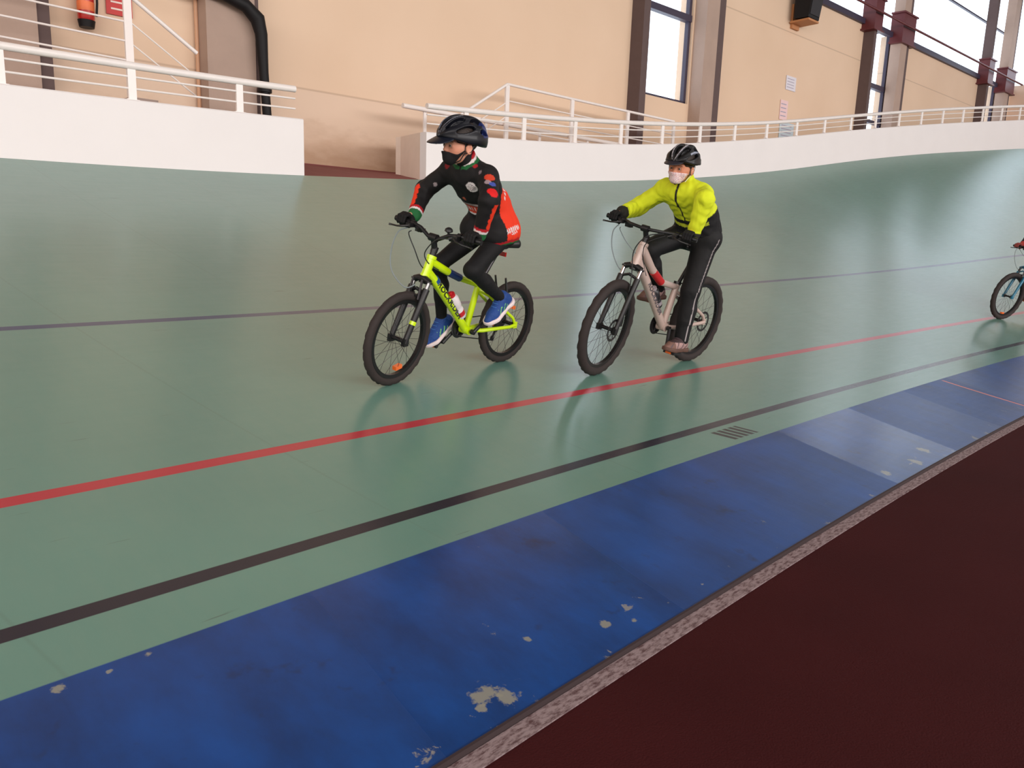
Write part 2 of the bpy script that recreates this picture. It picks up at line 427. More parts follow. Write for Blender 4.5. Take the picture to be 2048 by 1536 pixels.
for i in range(4):
    h = 2.02+.11*(i+1)
    st.hexa([(4.0-.25*i, yout(4)+.5, 1.9), (3.0, yout(3)+.5, 1.9), (3.0, wy(3)-.3, 1.9), (4.0-.25*i, wy(4)-.3, 1.9)][::-1],
            [(4.0-.25*i, yout(4)+.5, h), (3.0, yout(3)+.5, h), (3.0, wy(3)-.3, h), (4.0-.25*i, wy(4)-.3, h)][::-1])
tag(st.build('steps_left', m_walk, smooth=False), 'concrete steps up to the left platform', kind='structure')
st = MB()
for i in range(4):
    h = 2.02+.11*(i+1)
    st.hexa([(7.4+.25*i, yout(8)+.98, 1.9), (8.45, yout(8)+.98, 1.9), (8.45, wy(8)-.2, 1.9), (7.4+.25*i, wy(8)-.2, 1.9)],
            [(7.4+.25*i, yout(8)+.98, h), (8.45, yout(8)+.98, h), (8.45, wy(8)-.2, h), (7.4+.25*i, wy(8)-.2, h)])
tag(st.build('steps_right', m_walk, smooth=False), 'concrete steps up to the right platform', kind='structure')

# ------------------------------------------------------------------ hall walls
def wall_material():
    m, nt, b = base_mat('beige_wall'); g = NG(nt)
    tc = nt.nodes.new('ShaderNodeTexCoord'); P = tc.outputs['Object']
    sp = nt.nodes.new('ShaderNodeSeparateXYZ'); nt.links.new(P, sp.inputs[0]); X, Z = sp.outputs[0], sp.outputs[2]
    c = g.mix(g.noise(P, .7, 3), srgb(224, 194, 166), srgb(236, 208, 182))
    lo = g.math('SUBTRACT', 1., g.step(Z, 3.065, .01))
    c = g.mix(g.math('MULTIPLY', lo, .75), c, srgb(226, 200, 178))
    for zj in (3.065, 6.03):
        c = g.mix(g.math('MULTIPLY', g.band(Z, zj-.012, zj+.012, .006), .35), c, srgb(150, 120, 96))
    # brown scuffing low on the wall in the passage
    st_ = g.math('MULTIPLY', g.math('SUBTRACT', 1., g.step(g.math('ADD', Z, g.math('MULTIPLY', g.noise(g.map(P, (1.2, 1, 3)), 1.4, 4, .6), .7)), 2.78, .22)), .62)
    c = g.mix(st_, c, srgb(168, 126, 92))
    nt.links.new(c, b.inputs['Base Color']); b.inputs['Roughness'].default_value = .75
    b.inputs['Specular IOR Level'].default_value = .25
    return m
m_wall = wall_material()
m_pier = mat('concrete_pier', srgb(176, 152, 138), rough=.8, noise=.10, nscale=3, bump=.2, bscale=30)
m_pier_edge_shade = mat('pier_edge_and_shade', srgb(96, 78, 76), rough=.8, noise=.12)
m_frame = mat('window_frame_dark', srgb(58, 50, 70), rough=.5)
m_steel = mat('oxide_red_steel', srgb(98, 36, 40), rough=.45, noise=.12)
m_glass, nt_, b_gl = base_mat('window_glass')
for n_ in list(nt_.nodes):
    if n_.type == 'BSDF_PRINCIPLED': nt_.nodes.remove(n_)
tr_ = nt_.nodes.new('ShaderNodeBsdfTransparent'); gl_ = nt_.nodes.new('ShaderNodeBsdfGlossy'); gl_.inputs['Roughness'].default_value = .05
mx_ = nt_.nodes.new('ShaderNodeMixShader'); mx_.inputs[0].default_value = .06
nt_.links.new(tr_.outputs[0], mx_.inputs[1]); nt_.links.new(gl_.outputs[0], mx_.inputs[2])
nt_.links.new(mx_.outputs[0], [n for n in nt_.nodes if n.type == 'OUTPUT_MATERIAL'][0].inputs[0])

def wbox(b, xa, xb, za, zb, y_in, y_out):
    """box in the back wall's own direction; y_in/out measured inward from the wall face"""
    lo = [Vector((xa, wy(xa, y_in), za)), Vector((xb, wy(xb, y_in), za)), Vector((xb, wy(xb, y_out), za)), Vector((xa, wy(xa, y_out), za))]
    hi = [v+Vector((0, 0, zb-za)) for v in lo]
    b.hexa(lo, hi)
SL = [(12.28, 13.58, 4.01), (20.98, 22.15, 3.6), (29.45, 30.25, 3.6)]     # slit windows
ZG = 6.95; ZT = 10.2; XE = 31.6
b = MB(); segs = [(-8, SL[0][0])]+[(SL[i][1], SL[i+1][0]) for i in range(2)]+[(SL[2][1], XE)]
for (xa, xb) in segs: wbox(b, xa, xb, 1.0, ZG, 0, -.3)
for (xa, xb, zb) in SL: wbox(b, xa, xb, 1.0, zb, 0, -.3)
tag(b.build('wall_back', m_wall, smooth=False), 'tall beige precast wall behind the track', kind='structure')
XC = 16.9
m_upper = mat('upper_cladding', srgb(120, 108, 100), rough=.9)
b = MB(); wbox(b, -8, XC, ZG, ZT, 0, -.3); tag(b.build('wall_back_upper', m_wall, smooth=False), kind='structure')
b = MB(); wbox(b, -8, XE, ZT, 11.0, 0, -.3); tag(b.build('wall_back_top', m_upper, smooth=False), kind='structure')
b = MB(); wbox(b, 2.9, 8.45, 2.0, 2.135, .02, 0); tag(b.build('baseboard_back', m_dred, smooth=False), kind='structure')
wn = 1
for (xa, xb, zb) in SL:
    b = MB()
    wbox(b, xa, xa+.07, zb, ZG, -.05, -.13); wbox(b, xb-.07, xb, zb, ZG, -.05, -.13); wbox(b, xa, xb, zb, zb+.05, -.05, -.13)
    wbox(b, xa, xb, 5.52, 5.64, -.03, -.15)
    if zb < 4: wbox(b, xa, xb, 4.66, 4.74, -.03, -.15)
    w = b.build('window_%d' % wn, m_frame, smooth=False); tag(w, kind='structure'); wn += 1
    b = MB(); wbox(b, xa, xb, zb, ZG, -.085, -.091); b.build('pane', m_glass, w, smooth=False)
b = MB()
wbox(b, XC, XE, ZG, ZG+.09, -.0, -.2)
wbox(b, XC, XE, 8.62, 8.66, -.05, -.12)
for X in np.arange(-6, 31, 1.72): pass
w = b.build('window_%d' % wn, m_frame, smooth=False); tag(w, kind='structure'); wn += 1
b = MB(); wbox(b, XC, XE, ZG+.06, ZT, -.085, -.091); b.build('pane', m_glass, w, smooth=False)
# piers
PD = .26
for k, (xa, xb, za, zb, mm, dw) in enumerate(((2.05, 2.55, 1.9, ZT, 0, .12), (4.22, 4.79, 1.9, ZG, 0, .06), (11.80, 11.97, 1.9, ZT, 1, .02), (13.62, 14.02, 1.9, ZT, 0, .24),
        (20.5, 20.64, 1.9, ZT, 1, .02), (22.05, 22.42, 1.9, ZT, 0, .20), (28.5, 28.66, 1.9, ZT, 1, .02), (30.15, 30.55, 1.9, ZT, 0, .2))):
    b = MB(); b.mi = 1 if mm else 0; wbox(b, xa, xb, za, zb, PD, 0)  # narrow piers dark throughout: shade of their side faces put into the colour
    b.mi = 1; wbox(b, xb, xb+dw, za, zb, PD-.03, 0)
    tag(b.build('wall_pier_%d' % (k+1), [m_pier, m_pier_edge_shade], smooth=False), kind='structure')
# oxide red girder, tie rod and brackets
b = MB()
wbox(b, -8, XE, 6.86, 6.98, .08, .0)
tag(b.build('trim_girder', m_frame, smooth=False), 'dark purple steel sill running under the high windows', kind='structure')
b = MB(); b.tube([Vector((-8, wy(-8, .40), 7.10)), Vector((XE-.3, wy(XE-.3, .40), 7.10))], .028, 10)
tag(b.build('tie_rod', m_steel), 'thin red steel pipe running level below the high windows', 'pipe')
for i, (xa, xb) in enumerate(((20.35, 20.78), (21.95, 22.70), (28.35, 28.82), (30.0, 30.85))):
    b = MB(); wbox(b, xa, xb, 6.72, 7.42, PD+.05, .0); wbox(b, xa-.06, xb+.06, 7.42, 7.46, PD+.08, 0); wbox(b, xa-.06, xb+.06, 6.70, 6.74, PD+.08, 0)
    tag(b.build('trim_bracket_%d' % (i+1), m_steel, smooth=False), 'oxide red steel bracket clasping a concrete pier', kind='structure')
# end wall (right), with windows above
m_end = mat('end_wall_beige', srgb(236, 206, 184), rough=.75, noise=.04, nscale=1)
def plainbox(name, lo, hi, m):
    b = MB(); c = [(lo[i]+hi[i])/2 for i in range(3)]; d = [hi[i]-lo[i] for i in range(3)]; b.box(c, d)
    return tag(b.build(name, m, smooth=False), kind='structure')
plainbox('wall_right', (XE, -26, 0), (XE+.3, wy(XE), 7.15), m_end)
plainbox('wall_right_top', (XE, -26, 8.7), (XE+.3, 5.45, 11), m_upper)
plainbox('wall_right_lintel', (XE, 5.45, 10.3), (XE+.3, wy(XE), 11), m_upper)
b = MB()
for Y in np.arange(-24, 6.3, 3.0): b.box((XE+.15, Y, 7.9), (.08, .09, 1.6))
b.box((XE+.15, -10, 7.19), (.1, 32, .08))
w = b.build('window_%d' % wn, m_frame, smooth=False); tag(w, kind='structure'); wn += 1
b = MB(); b.box((XE+.15, -10.3, 7.92), (.006, 31.4, 1.56)); b.box((XE+.15, 5.92, 8.7), (.006, .9, 3.2)); b.build('pane', m_glass, w, smooth=False)
m_plain = mat('hall_wall_far', srgb(214, 190, 164), rough=.8)
plainbox('wall_left', (-12.3, -26, -.1), (-12, 11.5, 11), m_plain)
plainbox('wall_front', (-12, -26.3, -.1), (XE+.3, -26, 11), m_plain)
m_ceil = mat('roof_panels', srgb(118, 114, 112), rough=.8)
plainbox('ceiling', (-12, -26, 11.0), (XE+.3, 12, 11.2), m_ceil)
plainbox('wall_back_left', (-12, 10.4, 0), (-8, 10.7, 11), m_plain)

# wall fittings ----------------------------------------------------
def at_wall(name, X, z, label, cat, inn=.0):
    M = Matrix.Translation(Vector((X, wy(X, inn), z))) @ Matrix.Rotation(math.atan(WM), 4, 'Z')
    return tag(empty(name, M), label, cat)
# fire extinguisher : local -y is into the hall
fe = at_wall('fire_extinguisher', 3.05, 3.28, 'red fire extinguisher hanging on the wall beyond the left fence', 'fire extinguisher')
m_fred = mat('extinguisher_red', srgb(190, 34, 30), rough=.3, coat=.4)
m_blk = mat('black_plastic', srgb(20, 18, 20), rough=.6, spec=.3)
b = MB(); b.lathe([(0, .0), (.0, .07), (.03, .082), (.42, .082), (.48, .06), (.52, .03), (.56, .025)], (0, -.12, .06), (0, 0, 1), 24); b.build('body', m_fred, fe)
b = MB(); b.lathe([(0, .03), (0, .072), (.07, .085), (.075, .0)], (0, -.12, .0), (0, 0, 1), 24); b.build('base', m_blk, fe)
b = MB(); b.lathe([(0, .0833), (.09, .0833)], (0, -.12, .16), (0, 0, 1), 24); b.build('band', mat('orange_label', srgb(236, 120, 70), rough=.5), fe)
b = MB(); b.tube([(.0, -.12, .62), (.06, -.14, .62), (.11, -.16, .5), (.10, -.17, .25), (.09, -.16, .12)], .012, 8); b.build('hose', m_blk, fe)
b = MB(); b.box((0, -.14, .64), (.03, .12, .02)); b.box((0, -.15, .67), (.025, .12, .012)); b.build('handle', m_blk, fe, smooth=False)
# red sign
sg = at_wall('safety_sign', 3.40, 3.62, 'small red safety sign on the wall beside the fire extinguisher', 'sign')
b = MB(); b.box((0, -.02, 0), (.26, .015, .26)); b.mi = 1
for dz in (-.07, 0, .07): b.box((0.01, -.03, dz), (.19, .004, .018))
b.build('plate', [mat('sign_red', srgb(196, 40, 36), rough=.5), mat('sign_white', srgb(235, 215, 205), rough=.5)], sg, smooth=False)
# dark duct that comes down the wall and elbows left
du = MB(); Pw = lambda X, z, inn=.16: Vector((X, wy(X, inn), z))
pth = [Pw(3.45, 3.93, .38), Pw(4.0, 3.90, .38), Pw(4.35, 3.87, .38), Pw(4.62, 3.80, .38), Pw(4.76, 3.68, .38), Pw(4.80, 3.52, .38), Pw(4.82, 3.1, .38), Pw(4.86, 2.4, .38), Pw(4.87, 2.14, .38)]
du.tube(pth, [.055, .06, .065, .075, .088, .072, .055, .052, .052], 16)
for z in (2.9,): du.lathe([(-.03, .08), (.03, .08)], Pw(4.83, z, .38), (0, 0, 1), 16)
tag(du.build('drain_pipe', m_blk), 'black drain pipe with an elbow running down the wall beside the left pier', 'pipe')
# thin rust-coloured pipe left of it
b = MB(); b.tube([Pw(4.20, 2.14, .05), Pw(4.20, 3.95, .05)], .022, 8)
tag(b.build('conduit', mat('conduit_tan', srgb(214, 166, 132), rough=.6)), 'thin tan conduit up the left side of the wall pier', 'conduit')
# loudspeaker
ls = at_wall('loudspeaker', 17.2, 6.25, 'black loudspeaker bolted high on the beige wall', 'loudspeaker')
b = MB(); rt = Matrix.Rotation(R_(8), 3, 'X')
b.hexa([Vector(v) for v in ((-.28, -.16, .0), (-.23, -.46, .0), (.23, -.46, .0), (.28, -.16, .0))][::-1], [Vector(v) for v in ((-.30, -.14, .80), (-.25, -.56, .80), (.25, -.56, .80), (.30, -.14, .80))][::-1])
b.build('cabinet', m_blk, ls, smooth=False)
b = MB(); b.hexa([Vector(v) for v in ((-.20, -.466, .06), (.20, -.466, .06), (.20, -.485, .06), (-.20, -.485, .06))][::-1], [Vector(v) for v in ((-.22, -.552, .75), (.22, -.552, .75), (.22, -.575, .75), (-.22, -.575, .75))][::-1])
b.build('grille', mat('speaker_grille', srgb(38, 36, 40), rough=.7), ls, smooth=False)
b = MB(); b.box((0, -.25, -.04), (.44, .44, .04)); b.box((0, -.03, .1), (.3, .05, .5)); b.box((0, -.09, .5), (.08, .12, .2)); b.build('bracket', mat('bracket_ochre', srgb(190, 130, 84), rough=.6), ls, smooth=False)
# papers
m_paper = mat('paper_white', srgb(236, 228, 232), rough=.7, noise=.04)
for (X, z, w_, h_, lab, cc) in ((17.3, 4.98, .42, .30, 'pale landscape notice on the wall, topmost of the notices', None),
        (17.1, 4.38, .32, .42, 'pink portrait notice on the wall below the topmost one', srgb(240, 208, 208)),
        (17.3, 3.95, .62, .36, 'pale blue poster on the wall just behind the railing', srgb(206, 220, 228))):
    o = at_wall('wall_notice', X, z, lab, 'notice'); b = MB(); b.box((0, -.012, 0), (w_, .008, h_))
    b.mi = 1
    for i in range(4): b.box((-.02, -.0175, h_*.3-i*h_*.2), (w_*.7, .002, h_*.05))
    b.build('sheet', [mat('notice_paper', cc or srgb(228, 224, 232), rough=.7), mat('notice_ink', srgb(176, 168, 186), rough=.7)], o, smooth=False)
# ------------------------------------------------------------------ implicit surfaces -> smooth continuous meshes
def surface_nets(Fv, xs, ys, zs_):
    ins = Fv < 0
    n = Fv.shape
    c = np.zeros((n[0]-1, n[1]-1, n[2]-1), dtype=np.int8)
    for dx in (0, 1):
        for dy in (0, 1):
            for dz in (0, 1):
                c += ins[dx:n[0]-1+dx, dy:n[1]-1+dy, dz:n[2]-1+dz]
    I, J, K = np.nonzero((c > 0) & (c < 8))
    idx = -np.ones(c.shape, dtype=np.int64); idx[I, J, K] = np.arange(len(I))
    S = np.zeros((len(I), 3)); cnt = np.zeros(len(I))
    ax = (xs, ys, zs_)
    corners = [(a, b, d) for a in (0, 1) for b in (0, 1) for d in (0, 1)]
    for i, p in enumerate(corners):
        for q in corners[i+1:]:
            if sum(abs(p[k]-q[k]) for k in range(3)) != 1: continue
            fp = Fv[I+p[0], J+p[1], K+p[2]]; fq = Fv[I+q[0], J+q[1], K+q[2]]
            m = (fp < 0) != (fq < 0)
            t = np.where(m, fp/np.where(m, fp-fq, 1), 0)
            for k, ii in enumerate((I, J, K)):
                a = ax[k][ii+p[k]]; b_ = ax[k][ii+q[k]]
                S[:, k] += np.where(m, a+(b_-a)*t, 0)
            cnt += m
    V = S/cnt[:, None]
    faces = []
    # x edges
    for axis in range(3):
        sl0 = [slice(1, -1)]*3; sl1 = [slice(1, -1)]*3
        sl0[axis] = slice(0, n[axis]-1); sl1[axis] = slice(1, n[axis])
        a = ins[tuple(sl0)]; b_ = ins[tuple(sl1)]
        for sgn, m in ((0, a & ~b_), (1, ~a & b_)):
            P = np.array(np.nonzero(m)).T
            if not len(P): continue
            off = np.ones(3, dtype=int); off[axis] = 0
            P = P+off
            u, v = [(1, 2), (2, 0), (0, 1)][axis]
            def cell(du, dv):
                Q = P.copy(); Q[:, u] -= du; Q[:, v] -= dv
                return idx[Q[:, 0], Q[:, 1], Q[:, 2]]
            q = np.stack([cell(1, 1), cell(0, 1), cell(0, 0), cell(1, 0)], 1)
            if sgn: q = q[:, ::-1]
            faces.append(q)
    return V, np.concatenate(faces)
def sdf_mesh(name, fn, lo, hi, h, mat_, parent, colfn=None, smooth_it=0, zh=None):
    xs = np.arange(lo[0], hi[0]+h, h); ys = np.arange(lo[1], hi[1]+h, h)
    if zh is None: z_ = np.arange(lo[2], hi[2]+h, h)
    else: z_ = np.concatenate([np.arange(lo[2], zh[0], zh[1]), np.arange(zh[0], hi[2]+h, h)])
    P = (xs[:, None, None].astype(np.float32), ys[None, :, None].astype(np.float32), z_[None, None, :].astype(np.float32))
    Fv = np.broadcast_to(fn(P), (len(xs), len(ys), len(z_))).astype(np.float32)
    V, Fc = surface_nets(Fv, xs, ys, z_)
    cols = colfn(V) if colfn else None
    return mesh_obj(name, V, Fc, mat_, parent, smooth=True, cols=cols)
def bbox(pts, r):
    A = np.array(pts, dtype=float); return A.min(0)-r, A.max(0)+r
def cap(P, a, b, ra, rb, sc3=None):
    a = np.asarray(a, dtype=float); b = np.asarray(b, dtype=float); ba = b-a; L2 = max(1e-12, ba @ ba)
    px, py, pz = P[0]-a[0], P[1]-a[1], P[2]-a[2]
    h = np.clip((px*ba[0]+py*ba[1]+pz*ba[2])/L2, 0, 1)
    return np.sqrt((px-ba[0]*h)**2+(py-ba[1]*h)**2+(pz-ba[2]*h)**2)-(ra+(rb-ra)*h)
def ell(P, c, r):
    x, y, z = (P[0]-c[0]), (P[1]-c[1]), (P[2]-c[2])
    k0 = np.sqrt((x/r[0])**2+(y/r[1])**2+(z/r[2])**2); k1 = np.sqrt((x/r[0]**2)**2+(y/r[1]**2)**2+(z/r[2]**2)**2)
    return k0*(k0-1)/np.maximum(k1, 1e-9)
def smin(a, b, k):
    h = np.maximum(k-np.abs(a-b), 0)/k; return np.minimum(a, b)-h*h*k*.25
def smax(a, b, k): return -smin(-a, -b, k)
def smins(l, k):
    r = l[0]
    for x in l[1:]: r = smin(r, x, k)
    return r
class Fr:
    """a rotated frame with an origin: to(P) gives local coordinate arrays"""
    def __init__(s, o, ex, ez):
        ex = np.asarray(ex, float); ex /= np.linalg.norm(ex); ez = np.asarray(ez, float); ez -= ex*(ex @ ez); ez /= np.linalg.norm(ez)
        s.o = np.asarray(o, float); s.x = ex; s.z = ez; s.y = np.cross(ez, ex)
    def to(s, P):
        d = [P[i]-s.o[i] for i in range(3)]
        return tuple(d[0]*a[0]+d[1]*a[1]+d[2]*a[2] for a in (s.x, s.y, s.z))
    def out(s, v): return s.o+s.x*v[0]+s.y*v[1]+s.z*v[2]
    def M(s):
        m = Matrix([[s.x[i], s.y[i], s.z[i], s.o[i]] for i in range(3)]+[[0, 0, 0, 1]]); return m

# ------------------------------------------------------------------ bicycles
m_tyre = mat('tyre_rubber', srgb(46, 37, 35), rough=.8, noise=.12, nscale=20)
m_rim = mat('black_rim', srgb(30, 29, 31), rough=.35, metal=.3)
m_black = mat('satin_black', srgb(24, 23, 25), rough=.4)
m_dkmetal = mat('dark_metal', srgb(70, 68, 70), rough=.35, metal=.8)
m_chrome = mat('chrome', srgb(210, 208, 212), rough=.15, metal=1.)
m_spoke = mat('spoke_steel', srgb(60, 60, 64), rough=.4, metal=.6)
m_cable = mat('cable_black', srgb(30, 32, 34), rough=.5)
m_cableg = mat('cable_grey', srgb(120, 132, 134), rough=.4)
m_orange = mat('reflector_orange', srgb(240, 110, 40), rough=.25, coat=.6)
m_redr = mat('reflector_red', srgb(170, 24, 24), rough=.25, coat=.6)
def bike_matrix(Xr, Yr, psi, lean, W):
    rc = Vector((Xr, Yr, ztrack(Xr, Yr)))
    fx, fy = Xr-W*math.cos(psi), Yr-W*math.sin(psi)
    fc = Vector((fx, fy, ztrack(fx, fy)))
    X = (fc-rc).normalized(); Z = Vector((0, 0, 1)); Y = Z.cross(X).normalized(); Z = X.cross(Y)
    Z2 = Z*math.cos(lean)+Y*math.sin(lean); Y2 = Z2.cross(X)
    M = Matrix((X, Y2, Z2)).transposed().to_4x4(); M.translation = rc
    return M
def wheel(name, root, cen, Rot, R, tr, disc, spoke_n, refl=None, cass=False, hubw=.05):
    """Rot: 3x3 wheel orientation (axle = local y)"""
    b = MB()
    rr = R-2*tr
    b.lathe([(-.011, rr-.016), (-.0135, rr+.004), (.0135, rr+.004), (.011, rr-.016), (-.011, rr-.016)], (0, 0, 0), (0, 1, 0), 64)
    b.lathe([(-hubw, .006), (-hubw, .022), (-hubw+.006, .022), (-hubw+.010, .012), (hubw-.010, .012), (hubw-.006, .022), (hubw, .022), (hubw, .006)], (0, 0, 0), (0, 1, 0), 20)
    w = b.build(name, m_rim, root); w.matrix_local = Matrix.Translation(cen) @ Rot.to_4x4()
    # tyre with knobbly tread
    n, mseg = 96, 14; V = []; Fc = []
    for i in range(n):
        th = 2*math.pi*i/n
        for k in range(mseg):
            ph = 2*math.pi*k/mseg
            r = tr
            out = math.cos(ph)
            if out > .3: r += .0035 if ((i//2+k) % 2) else -.001
            rad = (R-tr)+r*math.cos(ph); V.append((rad*math.cos(th), r*.93*math.sin(ph), rad*math.sin(th)))
    for i in range(n):
        for k in range(mseg):
            Fc.append((i*mseg+k, i*mseg+(k+1) % mseg, ((i+1) % n)*mseg+(k+1) % mseg, ((i+1) % n)*mseg+k))
    t = mesh_obj('tyre', V, Fc, m_tyre, w, smooth=True); t.data.set_sharp_from_angle(angle=R_(50))
    s0 = None
    for i in range(spoke_n):
        sd = 1 if i % 2 else -1
        if s0 is None:
            b = MB(); b.tube([(.018, hubw-.004, .010), (.02, .003, rr-.012)], .0011, 5); s0 = b.build('spoke', m_spoke, w)
            o = s0
        else:
            o = s0.copy(); COL.objects.link(o); o.parent = w
        Mr = Matrix.Rotation(2*math.pi*i/spoke_n, 4, 'Y')
        if sd < 0: Mr = Mr @ Matrix.Scale(-1, 4, Vector((0, 1, 0)))
        o.matrix_local = Mr
    if disc:
        b = MB(); dr = disc
        b.lathe([(hubw-.001, dr*.78), (hubw-.001, dr), (hubw+.001, dr), (hubw+.001, dr*.78), (hubw-.001, dr*.78)], (0, 0, 0), (0, 1, 0), 40)
        for i in range(6):
            a = i*math.pi/3
            b.tube([(.015*math.cos(a), hubw, .015*math.sin(a)), (dr*.8*math.cos(a+.5), hubw, dr*.8*math.sin(a+.5))], .0028, 5)
        b.build('brake_disc', m_dkmetal, w)
    if refl is not None:
        a, rad = refl
        b = MB(); b.box((rad*math.cos(a), 0, rad*math.sin(a)), (.022, .026, .05), rot=Matrix.Rotation(-a, 3, 'Y'))
        b.build('reflector', m_orange, w, smooth=False)
    if cass:
        b = MB()
        for i in range(6):
            r = .048-.0055*i; y = -hubw+.012-.0045*i
            b.lathe([(y, .008), (y, r), (y-.002, r), (y-.002, .008)], (0, 0, 0), (0, 1, 0), 26)
        b.build('cassette', m_dkmetal, w)
    return w
def text_on_tube(name, s, a, b, r, size, m, parent, side=1, start=.16, up=0.0, stretch=1.0):
    """lettering wrapped round a tube from a towards b on the rider's left (side=1)"""
    cu = bpy.data.curves.new(name, 'FONT'); cu.body = s; cu.size = size; cu.resolution_u = 3; cu.space_character = 1.05; cu.offset = .0012
    tmp = bpy.data.objects.new(name, cu); COL.objects.link(tmp)
    bpy.context.view_layer.update()
    me = tmp.to_mesh(); V = [v.co.copy() for v in me.vertices]; Fc = [tuple(p.vertices) for p in me.polygons]
    tmp.to_mesh_clear(); bpy.data.objects.remove(tmp)
    a = Vector(a); b = Vector(b); T = (b-a).normalized(); Yv = Vector((0, 1, 0)); Nn = (T.cross(Yv)).normalized()   # up across the tube
    if Nn.z < 0: Nn = -Nn
    out = []
    for v in V:
        x = v.x*stretch+start; th = (v.y-size*.35)/r+up
        rad = r+.0012
        out.append(a+T*x+Yv*(rad*math.cos(th))+Nn*(rad*math.sin(th)))
    return mesh_obj(name, out, Fc, m, parent)
def bicycle(S, label):
    M = bike_matrix(*S['place'], S['W']); root = empty('bicycle', M); tag(root, label, 'bicycle', 'bicycles on the track')
    W, R, tr = S['W'], S['R'], S['tr']; V3 = Vector
    HT, HB = V3((S['HT'][0], 0, S['HT'][1])), V3((S['HB'][0], 0, S['HB'][1])); BB = V3((S['BB'][0], 0, S['BB'][1])); ST = V3((S['ST'][0], 0, S['ST'][1]))
    ax = (HT-HB).normalized()
    fc0 = V3((W, 0, R))
    Rs = Matrix.Rotation(S['steer'], 3, ax)
    steer = lambda v: HB+Rs @ (Vector(v)-HB)
    mf = S['frame_mat']
    # frame --------------------------------------------------------
    rt = S['rt']
    b = MB(); b.tube([HB-ax*.012, HT+ax*.012], .0215*rt, 16)
    b.tube([HB-ax*.014, HB+ax*.004], .0245*rt, 16); b.tube([HT-ax*.006, HT+ax*.013], .0245*rt, 16)
    dt0 = HB+ax*.022; dt1 = BB+V3((.004, 0, .004))
    b.tube([dt0, dt0.lerp(dt1, .3)+V3((0, 0, S['dtbow'])), dt0.lerp(dt1, .65)+V3((0, 0, S['dtbow']*.6)), dt1], [.0235*rt, .0225*rt, .021*rt, .021*rt], 16)
    tt0 = HT-ax*.018; tt1 = ST-V3((-.004, 0, .02))
    sag = V3((0, 0, -S['ttsag']))
    b.tube([tt0, tt0.lerp(tt1, .3)+sag*.75, tt0.lerp(tt1, .6)+sag, tt1], [.021*rt, .019*rt, .0165*rt, .015*rt], 14)
    b.tube([BB, ST], [.0175*rt, .0165*rt], 14)
    b.tube([BB+V3((0, -.034, 0)), BB+V3((0, .034, 0))], .022*rt, 18)
    ra = V3((0, 0, R))
    for sy in (-1, 1):
        b.tube([BB+V3((-.02, sy*.02, 0)), BB+V3((-.10, sy*.042, -.004)), ra+V3((.05, sy*.064, -.008)), ra+V3((0, sy*.066, 0))], [.0115*rt, .0115*rt, .0095*rt, .010*rt], 10)
        s0 = ST+(BB-ST)*.17
        b.tube([s0+V3((-.006, sy*.010, 0)), s0+V3((-.07, sy*.040, -.03)), ra+V3((.035, sy*.064, .05)), ra+V3((0, sy*.066, .004))], [.010*rt, .0095*rt, .0085*rt, .009*rt], 10)
        b.box(ra+V3((.0, sy*.066, 0)), (.034, .007, .04))
    fr = b.build('frame', mf, root)
    if S.get('text'):
        t = text_on_tube('lettering', S['text'], dt0.lerp(dt1, .3)+V3((0, 0, S['dtbow'])), dt1, .0235*rt, S['tsize'], S['text_mat'], fr, start=S['tstart'], stretch=S['tstretch'])
    if S.get('accent'):
        b = MB(); p = S['accent']; b.tube([dt0.lerp(dt1, p[0])+V3((0, 0, S['dtbow'])), dt0.lerp(dt1, p[1])+V3((0, 0, S['dtbow']))], .0238*rt, 16); b.build('frame_decal', S['accent_mat'], fr)
    if S.get('ttdecal'):
        b = MB(); b.tube([tt0.lerp(tt1, .36)+sag*.85, tt0.lerp(tt1, .6)+sag], .0195*rt, 14); b.build('frame_decal', S['ttdecal'], fr)
    # saddle and post ---------------------------------------------
    sd = V3((S['saddle'][0], 0, S['saddle'][1])); pd = (ST-BB).normalized()
    b = MB(); b.tube([ST-pd*.03, sd-V3((0, 0, .045))], .0132, 12); b.build('seat_post', m_dkmetal, root)
    b = MB(); b.tube([ST-pd*.002, ST+pd*.016], .0195*rt, 14); b.box(ST+V3((-.028, .0, .006)), (.03, .012, .01)); b.tube([ST+V3((-.03, -.02, .006)), ST+V3((-.03, .045, .01))], .004, 8); b.build('seat_clamp', m_black, root)
    L = S['sl']
    fn = lambda P: smax(smins([cap(P, (sd.x-L*.38, .035, sd.z-.02), (sd.x-L*.15, .03, sd.z-.022), .036, .03), cap(P, (sd.x-L*.38, -.035, sd.z-.02), (sd.x-L*.15, -.03, sd.z-.022), .036, .03), cap(P, (sd.x-L*.2, 0, sd.z-.02), (sd.x+L*.5, 0, sd.z-.018), .032, .017)], .03), -(P[2]-(sd.z-.042)), .01)
    s_ = sdf_mesh('saddle', fn, (sd.x-L*.7, -.09, sd.z-.08), (sd.x+L*.7, .09, sd.z+.03), .006, S.get('saddle_mat', m_black), root)
    b = MB()
    for sy in (-1, 1): b.tube([sd+V3((-.09, sy*.022, -.03)), sd+V3((-.03, sy*.022, -.05)), sd+V3((.04, sy*.022, -.05)), sd+V3((.09, sy*.008, -.032))], .0035, 8)
    b.build('saddle_rail', m_dkmetal, s_)
    if S.get('rear_reflector'):
        b = MB(); q = sd-V3((.0, 0, .085)); b.box(q+V3((-.035, 0, 0)), (.012, .045, .026)); b.build('rear_reflector', m_redr, root, smooth=False)
    # fork ----------------------------------------------------------
    d = fc0-HB; t0 = -(d.dot(ax))    # distance down the steering axis
    perp = (fc0-(HB-ax*t0))
    crown = HB-ax*.03+perp*.35
    hw = S['fw']
    b = MB(); b.tf = steer
    b.tube([HB-ax*.012, HB-ax*.045], .019*rt, 14)
